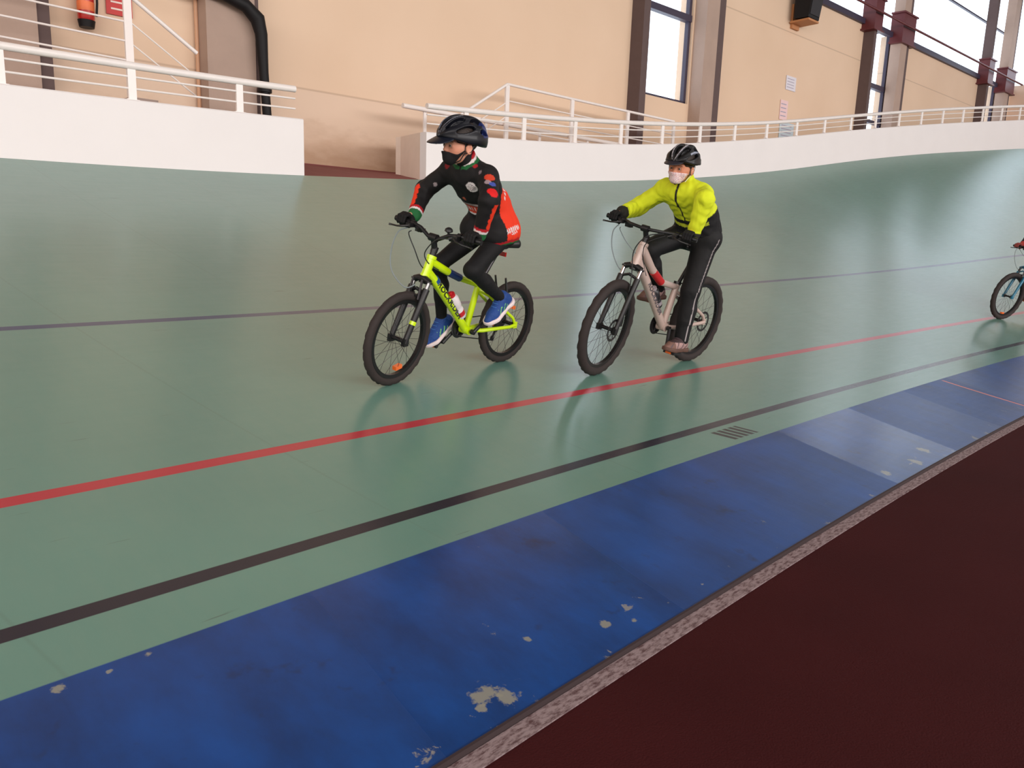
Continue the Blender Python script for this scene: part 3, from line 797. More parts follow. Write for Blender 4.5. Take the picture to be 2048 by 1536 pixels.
    b.tube([crown+V3((0, -hw, -.004)), crown+V3((0, -hw*.45, .010)), crown+V3((0, hw*.45, .010)), crown+V3((0, hw, -.004))], [.019, .0175, .0175, .019], 12)
    b.tube([crown+perp*.4+V3((0, -hw, -.07)), crown+perp*.9+V3((.012, 0, -.05))]+[crown+perp*.4+V3((0, hw, -.07))], [.009, .010, .009], 8)
    for sy in (-1, 1):
        top = crown+V3((0, sy*hw, 0)); end = fc0+V3((0, sy*hw, 0)); dr = (end-top)
        b.tube([top+dr*.0, top+dr*.02], .020, 12)
        b.tube([top+dr*S['stan'], top+dr*(S['stan']+.02), top+dr*.55, end-dr.normalized()*(-.01)], [.0185, .0195, .0175, .015], 12)
        b.box(end+V3((0, 0, -.004)), (.036, .022, .04))
    fk = b.build('fork', S.get('fork_mat', m_black), root)
    for sy in (-1, 1):
        b = MB(); b.tf = steer
        top = crown+V3((0, sy*hw, 0)); end = fc0+V3((0, sy*hw, 0)); dr = end-top
        b.tube([top+dr*.01, top+dr*(S['stan']+.01)], .0125, 12)
        b.build('stanchion', S.get('stan_mat', m_chrome), fk)
    if S.get('fork_decal'):
        b = MB(); b.tf = steer; top = crown+V3((0, hw, 0)); end = fc0+V3((0, hw, 0)); dr = end-top
        b.tube([top+dr*.66, top+dr*.72], .0182, 12); b.build('fork_decal', S['fork_decal'], fk)
    # cockpit -------------------------------------------------------
    bar = V3((S['bar'][0], 0, S['bar'][1]))
    b = MB(); b.tf = steer
    b.tube([HT+ax*.012, HT+ax*S['spacer']], .018, 14); q = HT+ax*S['spacer']
    b.tube([q-ax*.012, q+ax*.018], .020, 14)
    b.tube([q+ax*.004, bar], [.017, .016], 12); b.tube([bar+V3((0, -.024, 0)), bar+V3((0, .024, 0))], .021, 14)
    b.build('stem', m_black, root)
    gy, gz, gx = S['grip']; hwid = gy+.055
    b = MB(); b.tf = steer
    hb = [(bar.x, 0, bar.z), (bar.x, .035, bar.z), (bar.x-.004, gy*.42, bar.z+(gz-bar.z)*.8), (gx+.01, gy*.62, gz), (gx, gy*.8, gz), (gx-.008, hwid, gz)]
    pts = [V3((p[0], -p[1], p[2])) for p in hb[::-1]]+[V3(p) for p in hb[1:]]
    b.tube(pts, [.0105]*len(pts), 12); b.build('handlebar', m_black, root)
    for sy in (1, -1):
        b = MB(); b.tf = steer
        b.tube([(gx+.001, sy*(gy-.055), gz), (gx-.008, sy*(hwid+.002), gz)], .0155, 14); b.build('grip', m_black, root)
        b = MB(); b.tf = steer
        cx = gy-.072
        b.tube([(gx+.003, sy*(cx-.012), gz), (gx+.003, sy*(cx+.012), gz)], .016, 12)
        b.box((gx+.03, sy*(cx), gz-.008), (.04, .03, .022))
        b.tube([(gx+.045, sy*(cx-.004), gz-.010), (gx+.066, sy*(cx+.02), gz-.018), (gx+.064, sy*(cx+.06), gz-.026), (gx+.052, sy*(cx+.105), gz-.030), (gx+.058, sy*(cx+.12), gz-.030)], [.007, .006, .0052, .005, .006], 8)
        b.build('brake_lever', m_black, root)
        b = MB(); b.tf = steer
        b.tube([(gx+.004, sy*(cx-.03), gz-.012), (gx+.02, sy*(cx-.055), gz-.024)], [.017, .013], 10)
        b.box((gx-.01, sy*(cx-.04), gz-.026), (.04, .04, .02)); b.build('shifter', m_black, root)
    if S.get('bell'):
        b = MB(); b.tf = steer; c0 = V3((gx+.012, S['bell'], gz+.012))
        b.lathe([(-.006, .012), (0, .022), (.012, .020), (.020, .010), (.022, .0)], c0, (0, 0, 1), 18); b.tube([c0+V3((0, 0, -.02)), c0], .006, 8); b.build('bell', m_black, root)
    for nm, pts, mm, r_ in S['cables']:
        b = MB(); pts = [V3(p) for p in pts]
        # smooth the polyline (Catmull-Rom)
        out = []
        for i in range(len(pts)-1):
            p0, p1, p2, p3 = pts[max(i-1, 0)], pts[i], pts[i+1], pts[min(i+2, len(pts)-1)]
            for k in range(6):
                t = k/6; out.append(.5*((2*p1)+(p2-p0)*t+(2*p0-5*p1+4*p2-p3)*t*t+(3*p1-p0-3*p2+p3)*t**3))
        out.append(pts[-1]); b.tube(out, r_, 6); b.build(nm, mm, root)
    # brakes ---------------------------------------------------------
    if S['vbrake']:
        b = MB(); b.tf = steer
        for sy in (-1, 1):
            pv = crown+(fc0-crown)*.30+V3((.018, sy*.033, 0)); tp = crown+V3((.038, sy*.030, .012))
            b.tube([pv, tp], [.008, .006], 8); b.box(pv.lerp(tp, .22)+V3((-.004, -sy*.010, 0)), (.05, .012, .012))
        b.tube([crown+V3((.038, -.03, .012)), crown+V3((.04, .045, .012))], .0025, 6); b.build('rim_brake', m_dkmetal, root)
        b = MB()
        for sy in (-1, 1):
            pv = ra+V3((.10, sy*.040, R*.80)); b.tube([pv, pv+V3((.03, 0, .09))], [.008, .006], 8)
        b.build('rim_brake', m_dkmetal, root)
    else:
        b = MB(); b.tf = steer; b.box(fc0+V3((-.055, hw-.008, .055)), (.035, .024, .06)); b.build('brake_caliper', m_black, root, smooth=False)
    # wheels ---------------------------------------------------------
    wheel('wheel', root, steer(fc0), Rs @ Matrix.Rotation(.2, 3, 'Y'), R, tr, S['disc'], 28, S.get('refl_f'), hubw=.046)
    wheel('wheel', root, V3((0, 0, R)), Matrix.Rotation(.1, 3, 'Y'), R, tr, S['disc'], 28, S.get('refl_r'), cass=True, hubw=.056)
    # drivetrain (right side = -y) -----------------------------------
    ca = S['crank']; cl = S['cl']
    cr = S['ring']
    b = MB()
    b.lathe([(-.002, cr*.82), (-.002, cr), (.002, cr), (.002, cr*.82), (-.002, cr*.82)], BB+V3((0, -.046, 0)), (0, 1, 0), 36)
    for i in range(4): a = i*math.pi/2+.4; b.tube([BB+V3((0, -.046, 0)), BB+V3((cr*.85*math.cos(a), -.046, cr*.85*math.sin(a)))], .006, 6)
    b.lathe([(-.003, cr+.006), (-.0, cr+.010), (.003, cr+.006)], BB+V3((0, -.052, 0)), (0, 1, 0), 36)
    b.build('chainring', m_black, root)
    ped = {}
    for sy, a in ((1, ca), (-1, ca+math.pi)):
        e = BB+V3((cl*math.cos(a), sy*.075, cl*math.sin(a)))
        b = MB(); b.tube([BB+V3((0, sy*.045, 0)), BB+V3((0, sy*.068, 0))], .015, 12)
        b.tube([BB+V3((0, sy*.062, 0)), BB.lerp(e, .5)+V3((0, sy*.032, 0)), e], [.0135, .0115, .0115], 10, flat=.75)
        b.build('crank_arm', m_black, root)
        pc = e+V3((0, sy*.055, 0)); ped[sy] = pc
        rot = Matrix.Rotation(-S['pedrot'][0 if sy > 0 else 1], 3, 'Y')
        b = MB(); b.tube([e, pc+V3((0, sy*.03, 0))], .006, 8)
        b.box(pc+rot @ V3((.038, 0, 0)), (.016, .085, .018), rot=rot); b.box(pc+rot @ V3((-.038, 0, 0)), (.016, .085, .018), rot=rot)
        b.box(pc+V3((0, sy*.040, 0)), (.080, .008, .016), rot=rot); b.box(pc-V3((0, sy*.034, 0)), (.080, .008, .016), rot=rot); b.box(pc, (.07, .02, .012), rot=rot)
        p_ = b.build('pedal', m_black, root, smooth=False)
        b = MB()
        for k in (-1, 1): b.box(pc+rot @ V3((k*.0475, 0, 0)), (.004, .045, .014), rot=rot)
        b.build('reflector', m_orange, p_, smooth=False)
    b = MB(); rc_ = V3((0, -.066, R)); b0 = BB+V3((0, -.046, 0))
    dj = rc_+V3((.012, -.004, -.065)); dj2 = rc_+V3((.035, -.004, -.125*S['dscale']))
    b.tube([b0+V3((.0, 0, cr)), rc_+V3((0, .0, .040))], .0035, 6)
    b.tube([b0+V3((0, 0, -cr)), dj2+V3((.012, 0, -.012)), dj2+V3((-.012, 0, -.004)), dj+V3((.014, 0, 0)), rc_+V3((-.03, 0, -.03)), rc_+V3((-.04, 0, .0)), rc_+V3((0, 0, .04))], .0035, 6)
    b.build('chain', m_dkmetal, root)
    b = MB(); b.lathe([(-.003, .018), (.003, .018)], dj, (0, 1, 0), 14); b.lathe([(-.003, .018), (.003, .018)], dj2, (0, 1, 0), 14)
    b.tube([dj, dj2], .010, 8, flat=.5); b.tube([rc_+V3((0, -.014, -.02)), dj+V3((0, -.02, 0)), dj], .012, 8); b.build('derailleur', m_black, root)
    # kick: rear gear cable under chainstay and a bottle cage
    return root, M, steer, ped, dict(dt0=dt0, dt1=dt1)

def bottle(M, p, q, r, label, body, cap_m):
    """water bottle lying along p->q in bicycle coordinates"""
    T = (Vector(q)-Vector(p)).normalized(); Lh = (Vector(q)-Vector(p)).length
    root = empty('water_bottle', M @ Matrix.Translation(Vector(p))); tag(root, label, 'bottle')
    b = MB(); b.lathe([(0, r*.9), (.006, r), (Lh*.32, r), (Lh*.36, r*.9), (Lh*.42, r*.9), (Lh*.46, r), (Lh*.76, r), (Lh*.86, r*.6)], (0, 0, 0), T, 20); b.build('body', body, root)
    b = MB(); b.lathe([(Lh*.85, r*.7), (Lh*.93, r*.7), (Lh*.94, r*.3), (Lh, r*.25)], (0, 0, 0), T, 18); b.build('cap', cap_m, root)
    b = MB(); b.lathe([(Lh*.10, r*1.01), (Lh*.26, r*1.01)], (0, 0, 0), T, 20); b.build('band', cap_m, root)
    return root
# ------------------------------------------------------------------ riders
def ik(a, b, l1, l2, pole):
    a = np.array(a, float); b = np.array(b, float); d = b-a; L = np.linalg.norm(d); u = d/L
    L = min(L, (l1+l2)*.999)
    x = (l1*l1-l2*l2+L*L)/(2*L); h = math.sqrt(max(0, l1*l1-x*x))
    p = np.array(pole, float); p -= u*(p @ u); p /= np.linalg.norm(p)
    return a+u*x+p*h
def hand_chains(G, ax, fwd, up, rg, s):
    """finger, thumb and palm capsules closing on a grip. ax: towards the little finger; fwd: ahead; up: up."""
    G = np.array(G); out = []
    pt = lambda k, ang, r: G+ax*k+fwd*(r*math.cos(ang))+up*(r*math.sin(ang))
    lens = (.95, 1.05, 1.0, .85)
    for i in range(4):
        k = (-.027+.0185*i)*s; f = lens[i]; fr = (.0088, .0092, .0088, .0078)[i]*s
        R1 = rg+fr*1.3
        kn = pt(k, R_(88), R1+.013*s); pip = pt(k, R_(30), R1+.010*s*f); dip = pt(k, R_(-28), R1+.004*f); tip = pt(k, R_(-82-18*(f-1)*10), R1+.001)
        out += [(kn, pip, fr*1.12, fr*1.02), (pip, dip, fr*1.02, fr*.95), (dip, tip, fr*.95, fr*.88)]
    # thumb leaves the side of the palm and closes below the grip
    t0 = pt(-.026*s, R_(150), rg+.018*s); t1 = pt(-.044*s, R_(190), rg+.013*s); t2 = pt(-.040*s, R_(245), rg+.011*s); t3 = pt(-.030*s, R_(285), rg+.011*s)
    out += [(t0, t1, .0125*s, .0105*s), (t1, t2, .0105*s, .0095*s), (t2, t3, .0095*s, .0085*s)]
    palm = []
    for k in (-.022, -.005, .012, .026):
        palm.append((pt(k*s, R_(92), rg+.018*s), pt(k*s*.8, R_(150), rg+.036*s), .0135*s, .0165*s))
    return out, palm, pt(0, R_(150), rg+.040*s)
def head_sdf(P, H, s):
    x, y, z = H.to(P); x = x/s; y = y/s; z = z/s; Q = (x, y, z); Qa = (x, np.abs(y), z)
    d = ell(Q, (-.008, 0, .022), (.092, .073, .082))
    d = smin(d, ell(Q, (.018, 0, -.045), (.066, .056, .068)), .03)
    d = smin(d, cap(Q, (.050, 0, -.092), (.060, 0, -.095), .020, .020), .03)                # chin
    d = smin(d, cap(Qa, (.045, .034, -.04), (.02, .048, -.035), .022, .022), .02)           # cheekbones
    d = smin(d, cap(Qa, (.074, .012, -.006), (.066, .038, -.006), .010, .010), .015)        # brow
    d = smax(d, -ell(Qa, (.088, .029, -.024), (.016, .017, .011)), .012)                    # sockets
    d = smin(d, cap(Qa, (.067, .022, -.0235), (.067, .034, -.0245), .0125, .0125), .004)    # lids
    d = smin(d, cap(Q, (.078, 0, -.018), (.093, 0, -.046), .006, .0085), .012)              # nose
    d = smin(d, cap(Qa, (.084, .009, -.050), (.082, .010, -.050), .0065, .006), .008)
    d = smin(d, cap(Qa, (.077, .0, -.072), (.068, .02, -.074), .006, .004), .008)           # lips
    d = smin(d, cap(Qa, (.074, .0, -.080), (.066, .018, -.079), .006, .004), .006)
    e = smax(ell(Qa, (-.008, .076, -.032), (.019, .009, .028)), -ell(Qa, (-.004, .084, -.030), (.011, .007, .018)), .004)
    d = smin(d, e, .006)
    return d*s
def body_parts(J, s, g=0.):
    """torso+limbs capsules; g grows radii (clothing)"""
    hl, hr = J['hip']; c = (hl+hr)/2; w_, ch, nb = J['waist'], J['chest'], J['neck']
    sl, sr = J['sh']
    Y = np.array([0, 1., 0])
    tor = [(hl, hr, .082*s+g, .082*s+g), (c+Y*.03*s, w_+Y*.03*s, .078*s+g, .072*s+g), (c-Y*.03*s, w_-Y*.03*s, .078*s+g, .072*s+g),
           (w_+Y*.032*s, ch+Y*.05*s, .072*s+g, .080*s+g), (w_-Y*.032*s, ch-Y*.05*s, .072*s+g, .080*s+g),
           (ch+Y*.04*s, (sl+sr)/2+Y*.055*s, .078*s+g, .052*s+g), (ch-Y*.04*s, (sl+sr)/2-Y*.055*s, .078*s+g, .052*s+g), (sl*.94+sr*.06, sr*.94+sl*.06, .048*s+g, .048*s+g),
           ((sl+sr)/2, nb, .055*s+g, .042*s+g*.3)]
    return tor
def rider(M, J, st, label):
    root = empty('person', M); tag(root, label, 'person', 'children riding bicycles')
    s = st['s']
    for k, v in list(J.items()):
        if isinstance(v, (int, float)): continue
        J[k] = [np.array(a, float) for a in v] if isinstance(v[0], (tuple, list, np.ndarray)) else np.array(v, float)
    H = Fr(J['head'], J['hdir'], J['hup']); hs = st['hs']
    hl, hr = J['hip']; c = (hl+hr)/2; sl, sr = J['sh']
    # hands first: wrists from grips
    hands = []
    for i, (G, ax) in enumerate(zip(J['grip'], J['gax'])):
        ax = ax/np.linalg.norm(ax); fwd = np.array([1., 0, 0]); fwd -= ax*(ax @ fwd); fwd /= np.linalg.norm(fwd)
        up = np.cross(fwd, ax); up = up if up[2] > 0 else -up
        # roll the fist so that the forearm can come from behind and above
        a = R_(J['roll']); f2 = fwd*math.cos(a)+up*math.sin(a); u2 = -fwd*math.sin(a)+up*math.cos(a)
        hands.append(hand_chains(G, ax, f2, u2, .0165, st['hand']))
    wr = [h[2]+np.array([-.028, 0, .022])*st['hand'] for h in hands]
    el = [ik(sh, w_, st['ua'], st['fa'], pole) for sh, w_, pole in zip((sl, sr), wr, J['epole'])]
    an = J['ankle']; kn = [ik(h_, a_, st['th'], st['shn'], (1, 0.06*sg, .35)) for h_, a_, sg in zip((hl, hr), an, (1, -1))]
    # ---- body: one continuous skin ------------------------------
    tor = body_parts(J, s)
    limbs = []
    for i in (0, 1):
        sh = (sl, sr)[i]; limbs += [(sh, el[i], .038*s, .031*s), (el[i], wr[i], .030*s, .021*s), (wr[i], hands[i][1][1][0], .020*s, .013*s)]
        hp = (hl, hr)[i]; limbs += [(hp, kn[i], .066*s, .044*s), (kn[i], an[i], .042*s, .027*s), (kn[i]*.62+an[i]*.38+np.array([-.012, 0, 0]), kn[i]*.4+an[i]*.6, .040*s, .030*s)]
        fd = J['foot'][i]; limbs += [(an[i], an[i]+fd*.10*s-np.array([0, 0, .035*s]), .024*s, .018*s)]
    nk = [(J['neck'], H.out((-.012, 0, -.055)), .040*s, .038*s)]
    allp = [x for t in tor+limbs+nk for x in t[:2]]+[H.out((.12, 0, 0)), H.out((-.12, 0, 0)), H.out((0, 0, .12))]
    lo, hi = bbox(allp, .11)
    def skin(P):
        d = smins([cap(P, *t) for t in tor], .04)
        d = smin(d, smins([cap(P, *t) for t in limbs], .012), .03)
        d = smin(d, smin(cap(P, *nk[0]), head_sdf(P, H, hs), .02), .03)
        return d
    SK = np.array(st['skin'])
    def skincol(V):
        x, y, z = [a/hs for a in H.to((V[:, 0], V[:, 1], V[:, 2]))]
        C = np.tile(SK, (len(V), 1)); ay = np.abs(y)
        def blend(m, col): C[:] = C*(1-m[:, None])+np.array(col)*m[:, None]
        near = lambda cx, cy, cz, r: np.clip(1.4-np.sqrt((x-cx)**2+(ay-cy)**2+((z-cz)*1.0)**2)/r, 0, 1)
        blend(near(.078, .026, -.071, .022)*np.clip(1-ay*14, 0, 1)*.6, srgb(196, 104, 96))
        blend(near(.060, .042, -.045, .024)*.3, srgb(224, 136, 112))
        br = np.clip(1.3-np.abs(z+.0035+.14*(ay-.03)**1)/.0035, 0, 1)*(ay > .012)*(ay < .045)*(x > .055)
        blend(br*.85, srgb(70, 44, 32))
        ey = np.clip(1.5-np.sqrt(((ay-.028)/.011)**2+((z+.0245)/.0045)**2), 0, 1)*(x > .06)
        blend(ey*.75, srgb(96, 58, 46))
        return C
    zneck = float(J['neck'][2])-.02
    sdf_mesh('body', skin, lo, hi, .0045, st['m_skin'], root, skincol, zh=(zneck, .008))
    # eyes ----------------------------------------------------------
    for sy in (1, -1):
        cen = Vector(H.out((.0715*hs, sy*.0285*hs, -.0240*hs))); fw = Vector(H.x)
        b = MB(); b.lathe([(-.009, .001), (-.007, .0065), (0, .0098), (.0045, .0088)], cen, fw, 14); b.mi = 1
        b.lathe([(.0045, .0088), (.0055, .0081)], cen, fw, 14); b.lathe([(.0086, .0058), (.0096, .0040), (.0102, .0001)], cen, fw, 14); b.mi = 0; b.lathe([(.0055, .0081), (.0086, .0055)], cen, fw, 14)
        b.build('eye', [mat('eye_white', srgb(226, 212, 204), rough=.3), mat('eye_brown', srgb(50, 32, 26), rough=.2)], root)
    # hair ----------------------------------------------------------
    def hair(P):
        x, y, z = H.to(P); x = x/hs; y = y/hs; z = z/hs; Q = (x, y, z)
        d = ell(Q, (-.010, 0, .022), (.097, .0785, .087))
        d = smax(d, -(z+.012+(x < .02)*0.0+np.clip(-x-.02, 0, 1)*1.0), .008)
        sb = cap((x, np.abs(y), z), (.008, .066, .0), (.010, .066, -.03), .010, .006)
        return smin(d, sb, .008)*hs
    lo2, hi2 = bbox([H.o], .125)
    sdf_mesh('hair', hair, lo2, hi2, .0055, mat('dark_hair', srgb(44, 32, 26), rough=.6, bump=.5, bscale=90), root)
    # upper garment -------------------------------------------------
    g = st['tg']
    torj = body_parts(J, s, g)
    sleeves = []
    for i in (0, 1):
        sh = (sl, sr)[i]; w2 = wr[i]*1.04-el[i]*.04
        sleeves += [(sh, el[i], .041*s+g*.85, .037*s+g*.95), (el[i], w2, .037*s+g, .0265*s+g*.7)]
    hem = J['hem']; hn = J['hemn']/np.linalg.norm(J['hemn'])
    lo, hi = bbox([x for t in torj+sleeves for x in t[:2]], .12)
    fold = st['fold']
    def jersey(P):
        d = smins([cap(P, *t) for t in torj], .05)
        for t in st.get('bulk', []): d = smin(d, cap(P, *[np.array(t[0]), np.array(t[1]), t[2], t[3]]), .05)
        # hem plane
        pl = (P[0]-hem[0])*hn[0]+(P[1]-hem[1])*hn[1]+(P[2]-hem[2])*hn[2]
        d = smax(d, -pl, .012)
        d = smin(d, smins([cap(P, *t) for t in sleeves], .015), .035)
        # neck opening
        ncol = cap(P, J['neck']+np.array([-.012, 0, .0]), J['neck']+(H.o-J['neck'])*.62+np.array([-.012, 0, 0]), .058*s, .053*s)
        d = smin(d, ncol, .02)
        cutp = H.o+(J['neck']-H.o)*st.get('ccut', .60)
        cn = (H.o-J['neck']); cn = cn/np.linalg.norm(cn)+np.array(st.get('collar_tilt', (-.35, 0, 0))); cn /= np.linalg.norm(cn)
        cu = (P[0]-cutp[0])*cn[0]+(P[1]-cutp[1])*cn[1]+(P[2]-cutp[2])*cn[2]
        near = np.sqrt((P[0]-cutp[0])**2+(P[1]-cutp[1])**2+(P[2]-cutp[2])**2)-.095*s
        d = smax(d, np.where(near < 0, cu, -1.), .004)
        if fold:
            d = d+fold*(np.sin(P[0]*95+np.sin(P[1]*42)*2.2+P[2]*60)*np.sin(P[2]*38-P[0]*50+P[1]*30))
            for sh_, el_, wr_ in ((sl, el[0], wr[0]), (sr, el[1], wr[1])):
                ax_ = (wr_-el_)/np.linalg.norm(wr_-el_)
                t = (P[0]-el_[0])*ax_[0]+(P[1]-el_[1])*ax_[1]+(P[2]-el_[2])*ax_[2]
                dd = np.sqrt((P[0]-(el_[0]+wr_[0])/2)**2+(P[1]-(el_[1]+wr_[1])/2)**2+(P[2]-(el_[2]+wr_[2])/2)**2)
                d = d+np.where(dd < .14, fold*.6*np.sin(t*120+P[1]*50+P[2]*35), 0)
        return d
    jc = st['jersey_col']
    env = dict(sl=sl, sr=sr, el=el, wr=wr, H=H, J=J, s=s, hl=hl, hr=hr, c=c)
    jo = sdf_mesh(st['top_name'], jersey, lo, hi, .0055, st['m_top'], root, (lambda V: jc(V, env)))
    if st.get('after_top'): st['after_top'](root, env, jo)
    # trousers ------------------------------------------------------
    gl = st['lg']
    legs = [(hl, hr, .088*s+gl, .088*s+gl), (c+np.array([0, .03, 0]), (c*.5+J['waist']*.5)+np.array([0, .03, 0]), .082*s+gl, .074*s+gl), (c-np.array([0, .03, 0]), (c*.5+J['waist']*.5)-np.array([0, .03, 0]), .082*s+gl, .074*s+gl)]
    lg = []
    for i in (0, 1):
        hp = (hl, hr)[i]; a2 = an[i]*.97+kn[i]*.03
        lg.append([cap_ for cap_ in [(hp, kn[i], .071*s+gl, .048*s+gl), (kn[i], a2, .046*s+gl, .031*s+gl*st.get('cuff', 1)), (kn[i]*.62+a2*.38+np.array([-.012, 0, 0]), kn[i]*.4+a2*.6, .043*s+gl, .034*s+gl)]])
    lo, hi = bbox([x for t in legs+lg[0]+lg[1] for x in t[:2]], .12)
    def trous(P):
        d = smins([cap(P, *t) for t in legs], .03)
        for l in lg: d = smin(d, smins([cap(P, *t) for t in l], .02), .022)
        pl = (P[0]-hem[0])*hn[0]+(P[1]-hem[1])*hn[1]+(P[2]-hem[2])*hn[2]
        return smax(d, pl-.09, .01)+(.0012*np.sin(P[2]*130+P[0]*60) if st.get('tfold') else 0)
    sdf_mesh(st['leg_name'], trous, lo, hi, .006, st['m_leg'], root, (lambda V: st['leg_col'](V, kn, an, hl, hr)) )
    # gloves --------------------------------------------------------
    for i in (0, 1):
        ch, palm, w0 = hands[i]
        pp = [x for t in ch+palm for x in t[:2]]+[wr[i]]
        lo, hi = bbox(pp, .04)
        def glove(P, ch=ch, palm=palm, i=i):
            d = smins([cap(P, *t) for t in palm], .014)
            for k in range(4):
                d = smin(d, smins([cap(P, *t) for t in ch[3*k:3*k+3]], .004), .006)
            d = smin(d, smins([cap(P, *t) for t in ch[12:15]], .006), .008)
            d = smin(d, cap(P, palm[1][1], wr[i], .021*st['hand'], .024*st['hand']), .018)
            return d
        sdf_mesh('glove', glove, lo, hi, .0032, st['m_glove'], root, (lambda V: st['glove_col'](V, wr[i])))
    # shoes ---------------------------------------------------------
    for i in (0, 1):
        f = J['foot'][i]; f = f/np.linalg.norm(f); a_ = an[i]
        Ff = Fr(a_, f, np.array([0, 0, 1.])); L = st['footl']; k = L/.215
        soff = -.062*k
        heel = Ff.out((-.040*k, 0, soff+.028*k)); ball = Ff.out((.095*k, 0, soff+.022*k)); toe = Ff.out((.145*k, 0, soff+.017*k))
        lo, hi = bbox([heel, toe, a_], .06)
        sole_z = soff+.006*k
        def shoe(P):
            x, y, z = Ff.to(P); x = x/k; y = y/k; z = z/k; Q = (x, y*1.05, z); q0 = soff/k
            d = smins([cap(Q, (-.036, 0, q0+.030), (.03, 0, q0+.032), .031, .034), cap(Q, (.03, 0, q0+.032), (.095, 0, q0+.022), .034, .035), cap(Q, (.095, 0, q0+.020), (.138, 0, q0+.016), .034, .025),
                       cap(Q, (-.018, 0, q0+.05), (-.008, 0, .006), .034, .036), cap(Q, (.02, 0, q0+.055), (.07, 0, q0+.035), .028, .024)], .02)
            return smax(d, -(z-(q0+.008)), .004)*k
        so = sdf_mesh('shoe', shoe, lo, hi, .0045, st['m_shoe'], root, (lambda V: st['shoe_col'](V, Ff, k, i)))
        def sole(P):
            x, y, z = Ff.to(P); x = x/k; y = y/k; z = z/k; q0 = soff/k
            o = smins([np.sqrt((x+.036)**2+y*y)-.036, cap((x, y, z*0), (-.03, 0, 0), (.05, .004, 0), .034, .030), cap((x, y, z*0), (.05, 0, 0), (.10, 0, 0), .034, .041), cap((x, y, z*0), (.10, 0, 0), (.135, 0, 0), .038, .030)], .03)
            return smax(o, np.abs(z-(q0+.008-np.clip(x-.11, 0, 1)*-.12))-.0115, .006)*k
        sdf_mesh('sole', sole, lo, hi, .0045, st['m_sole'], so, (lambda V: np.tile(np.array(st['sole_c']), (len(V), 1))))
        if st.get('laces'):
            b = MB()
            for t in range(4):
                x_ = .035+.018*t; zz = .085-.010*t
                p0 = Ff.out((x_*k, -.018*k, soff+(zz-.004)*k)); p1 = Ff.out((x_*k+.006*k, 0, soff+(zz+.001)*k)); p2 = Ff.out((x_*k, .018*k, soff+(zz-.004)*k))
                b.tube([p0, p1, p2], .0025, 6)
            b.build('laces', st['laces'], so)
    # mask ----------------------------------------------------------
    mk = st['mask']
    def mask(P):
        d = head_sdf(P, H, hs)-.005*hs
        x, y, z = [a/hs for a in H.to(P)]
        d = smin(d, cap((x, y, z), (.085, 0, -.052), (.072, 0, -.085), .016, .018)*hs, .03)
        if mk == 'black':
            zu = -.055+np.clip(.045-x, 0, .06)*.62-np.clip(np.abs(y)-.02, 0, 1)*.25*np.clip((x-.02)*30, 0, 1)
            d = smax(d, (z-zu)*hs, .004); d = smax(d, -(x+.002)*hs, .004)
            d = smax(d, -((z+.075)+np.clip(x-.03, -.1, .1)*2.4)*hs, .006)
            gt = smax(cap(P, J['neck'], H.out((-.008, 0, -.060)), .058*s, .054*s), (z+.064+x*.30)*hs, .006)
            d = smin(d, gt, .012)
        else:
            d = smax(d, (z+.046)*hs, .003); d = smax(d, -(x-.030)*hs, .003); d = smax(d, -(z+.118)*hs, .004)
        return d
    lo2, hi2 = bbox([H.out((.03*hs, 0, -.05*hs))]+([H.o+(J['neck']-H.o)*.9] if mk == 'black' else []), .1)
    mo = sdf_mesh('face_mask', mask, lo2, hi2, .0035, st['m_mask'], root, (lambda V: st['mask_col'](V, H, hs)))
    if mk != 'black':
        b = MB()
        for sy in (1, -1):
            for z0 in (-.05, -.10):
                b.tube([H.out(np.array(p)*hs) for p in ((.030, sy*.058, z0), (.012, sy*.068, (z0-.05)/2), (-.012, sy*.080, -.045 if z0 < -.08 else -.022))], .0018, 6)
        b.build('ear_loop', m_rail, mo)
    # helmet --------------------------------------------------------
    HS = st['helmet']; hx, hy, hz = HS['r']
    Q0 = Fr(H.out(np.array(HS.get('o', (-.008, 0, .012)))*hs), H.x*math.cos(HS['tilt'])+H.z*math.sin(HS['tilt']), H.z*math.cos(HS['tilt'])-H.x*math.sin(HS['tilt']))
    def helm(P):
        x, y, z = Q0.to(P); ay = np.abs(y)
        xx = np.where(x < 0, x/1.06, x)
        d = ell((xx, y, z), (0, 0, 0), (hx, hy, hz))
        v = np.arctan2(ay, np.maximum(z, .001)*1.05)
        d = d+.0035*np.cos(v*9.0)*np.clip(z*20, 0, 1)                            # ribs
        # vents
        rr = np.sqrt(y*y+z*z)
        for (vc, vw, xa, xb, sk) in HS['vents']:
            uu = (v-vc-sk*(x-(xa+xb)/2))/vw; ww = (x-(xa+xb)/2)/((xb-xa)/2)
            m = (np.sqrt(uu*uu+ww*ww)-1)*.018
            shell = -(d+.024)
            d = smax(d, -np.maximum(m, shell*1.0), .004)
        inner = ell((x, y, z), (0, 0, -.012), (hx-.020, hy-.017, hz-.020))
        d = smax(d, -inner, .004)
        rim = z-(HS['rim']+.018*np.cos(np.clip(x/hx, -1, 1)*3.1)*-.5+np.where(x < -.03, (x+.03)*HS['drop'], 0))
        d = smax(d, -rim, .006)
        return d
    lo2, hi2 = bbox([Q0.o], max(hx, hz)*1.15+.03)
    ho = sdf_mesh('helmet', helm, lo2, hi2, .0042, st['m_helmet'], root, (lambda V: st['helmet_col'](V, Q0)))
    vz = HS['visor']
    def visor(P):
        x, y, z = Q0.to(P)
        zc = vz[0]-(x-hx*.75)*vz[1]-y*y*3.2
        d = np.abs(z-zc)-.0035
        outl = ((x-hx*.70)/vz[2])**2+(y/vz[3])**2
        d = smax(d, (np.sqrt(outl)-1)*.05, .004); d = smax(d, -(x-hx*.70), .003)
        return d
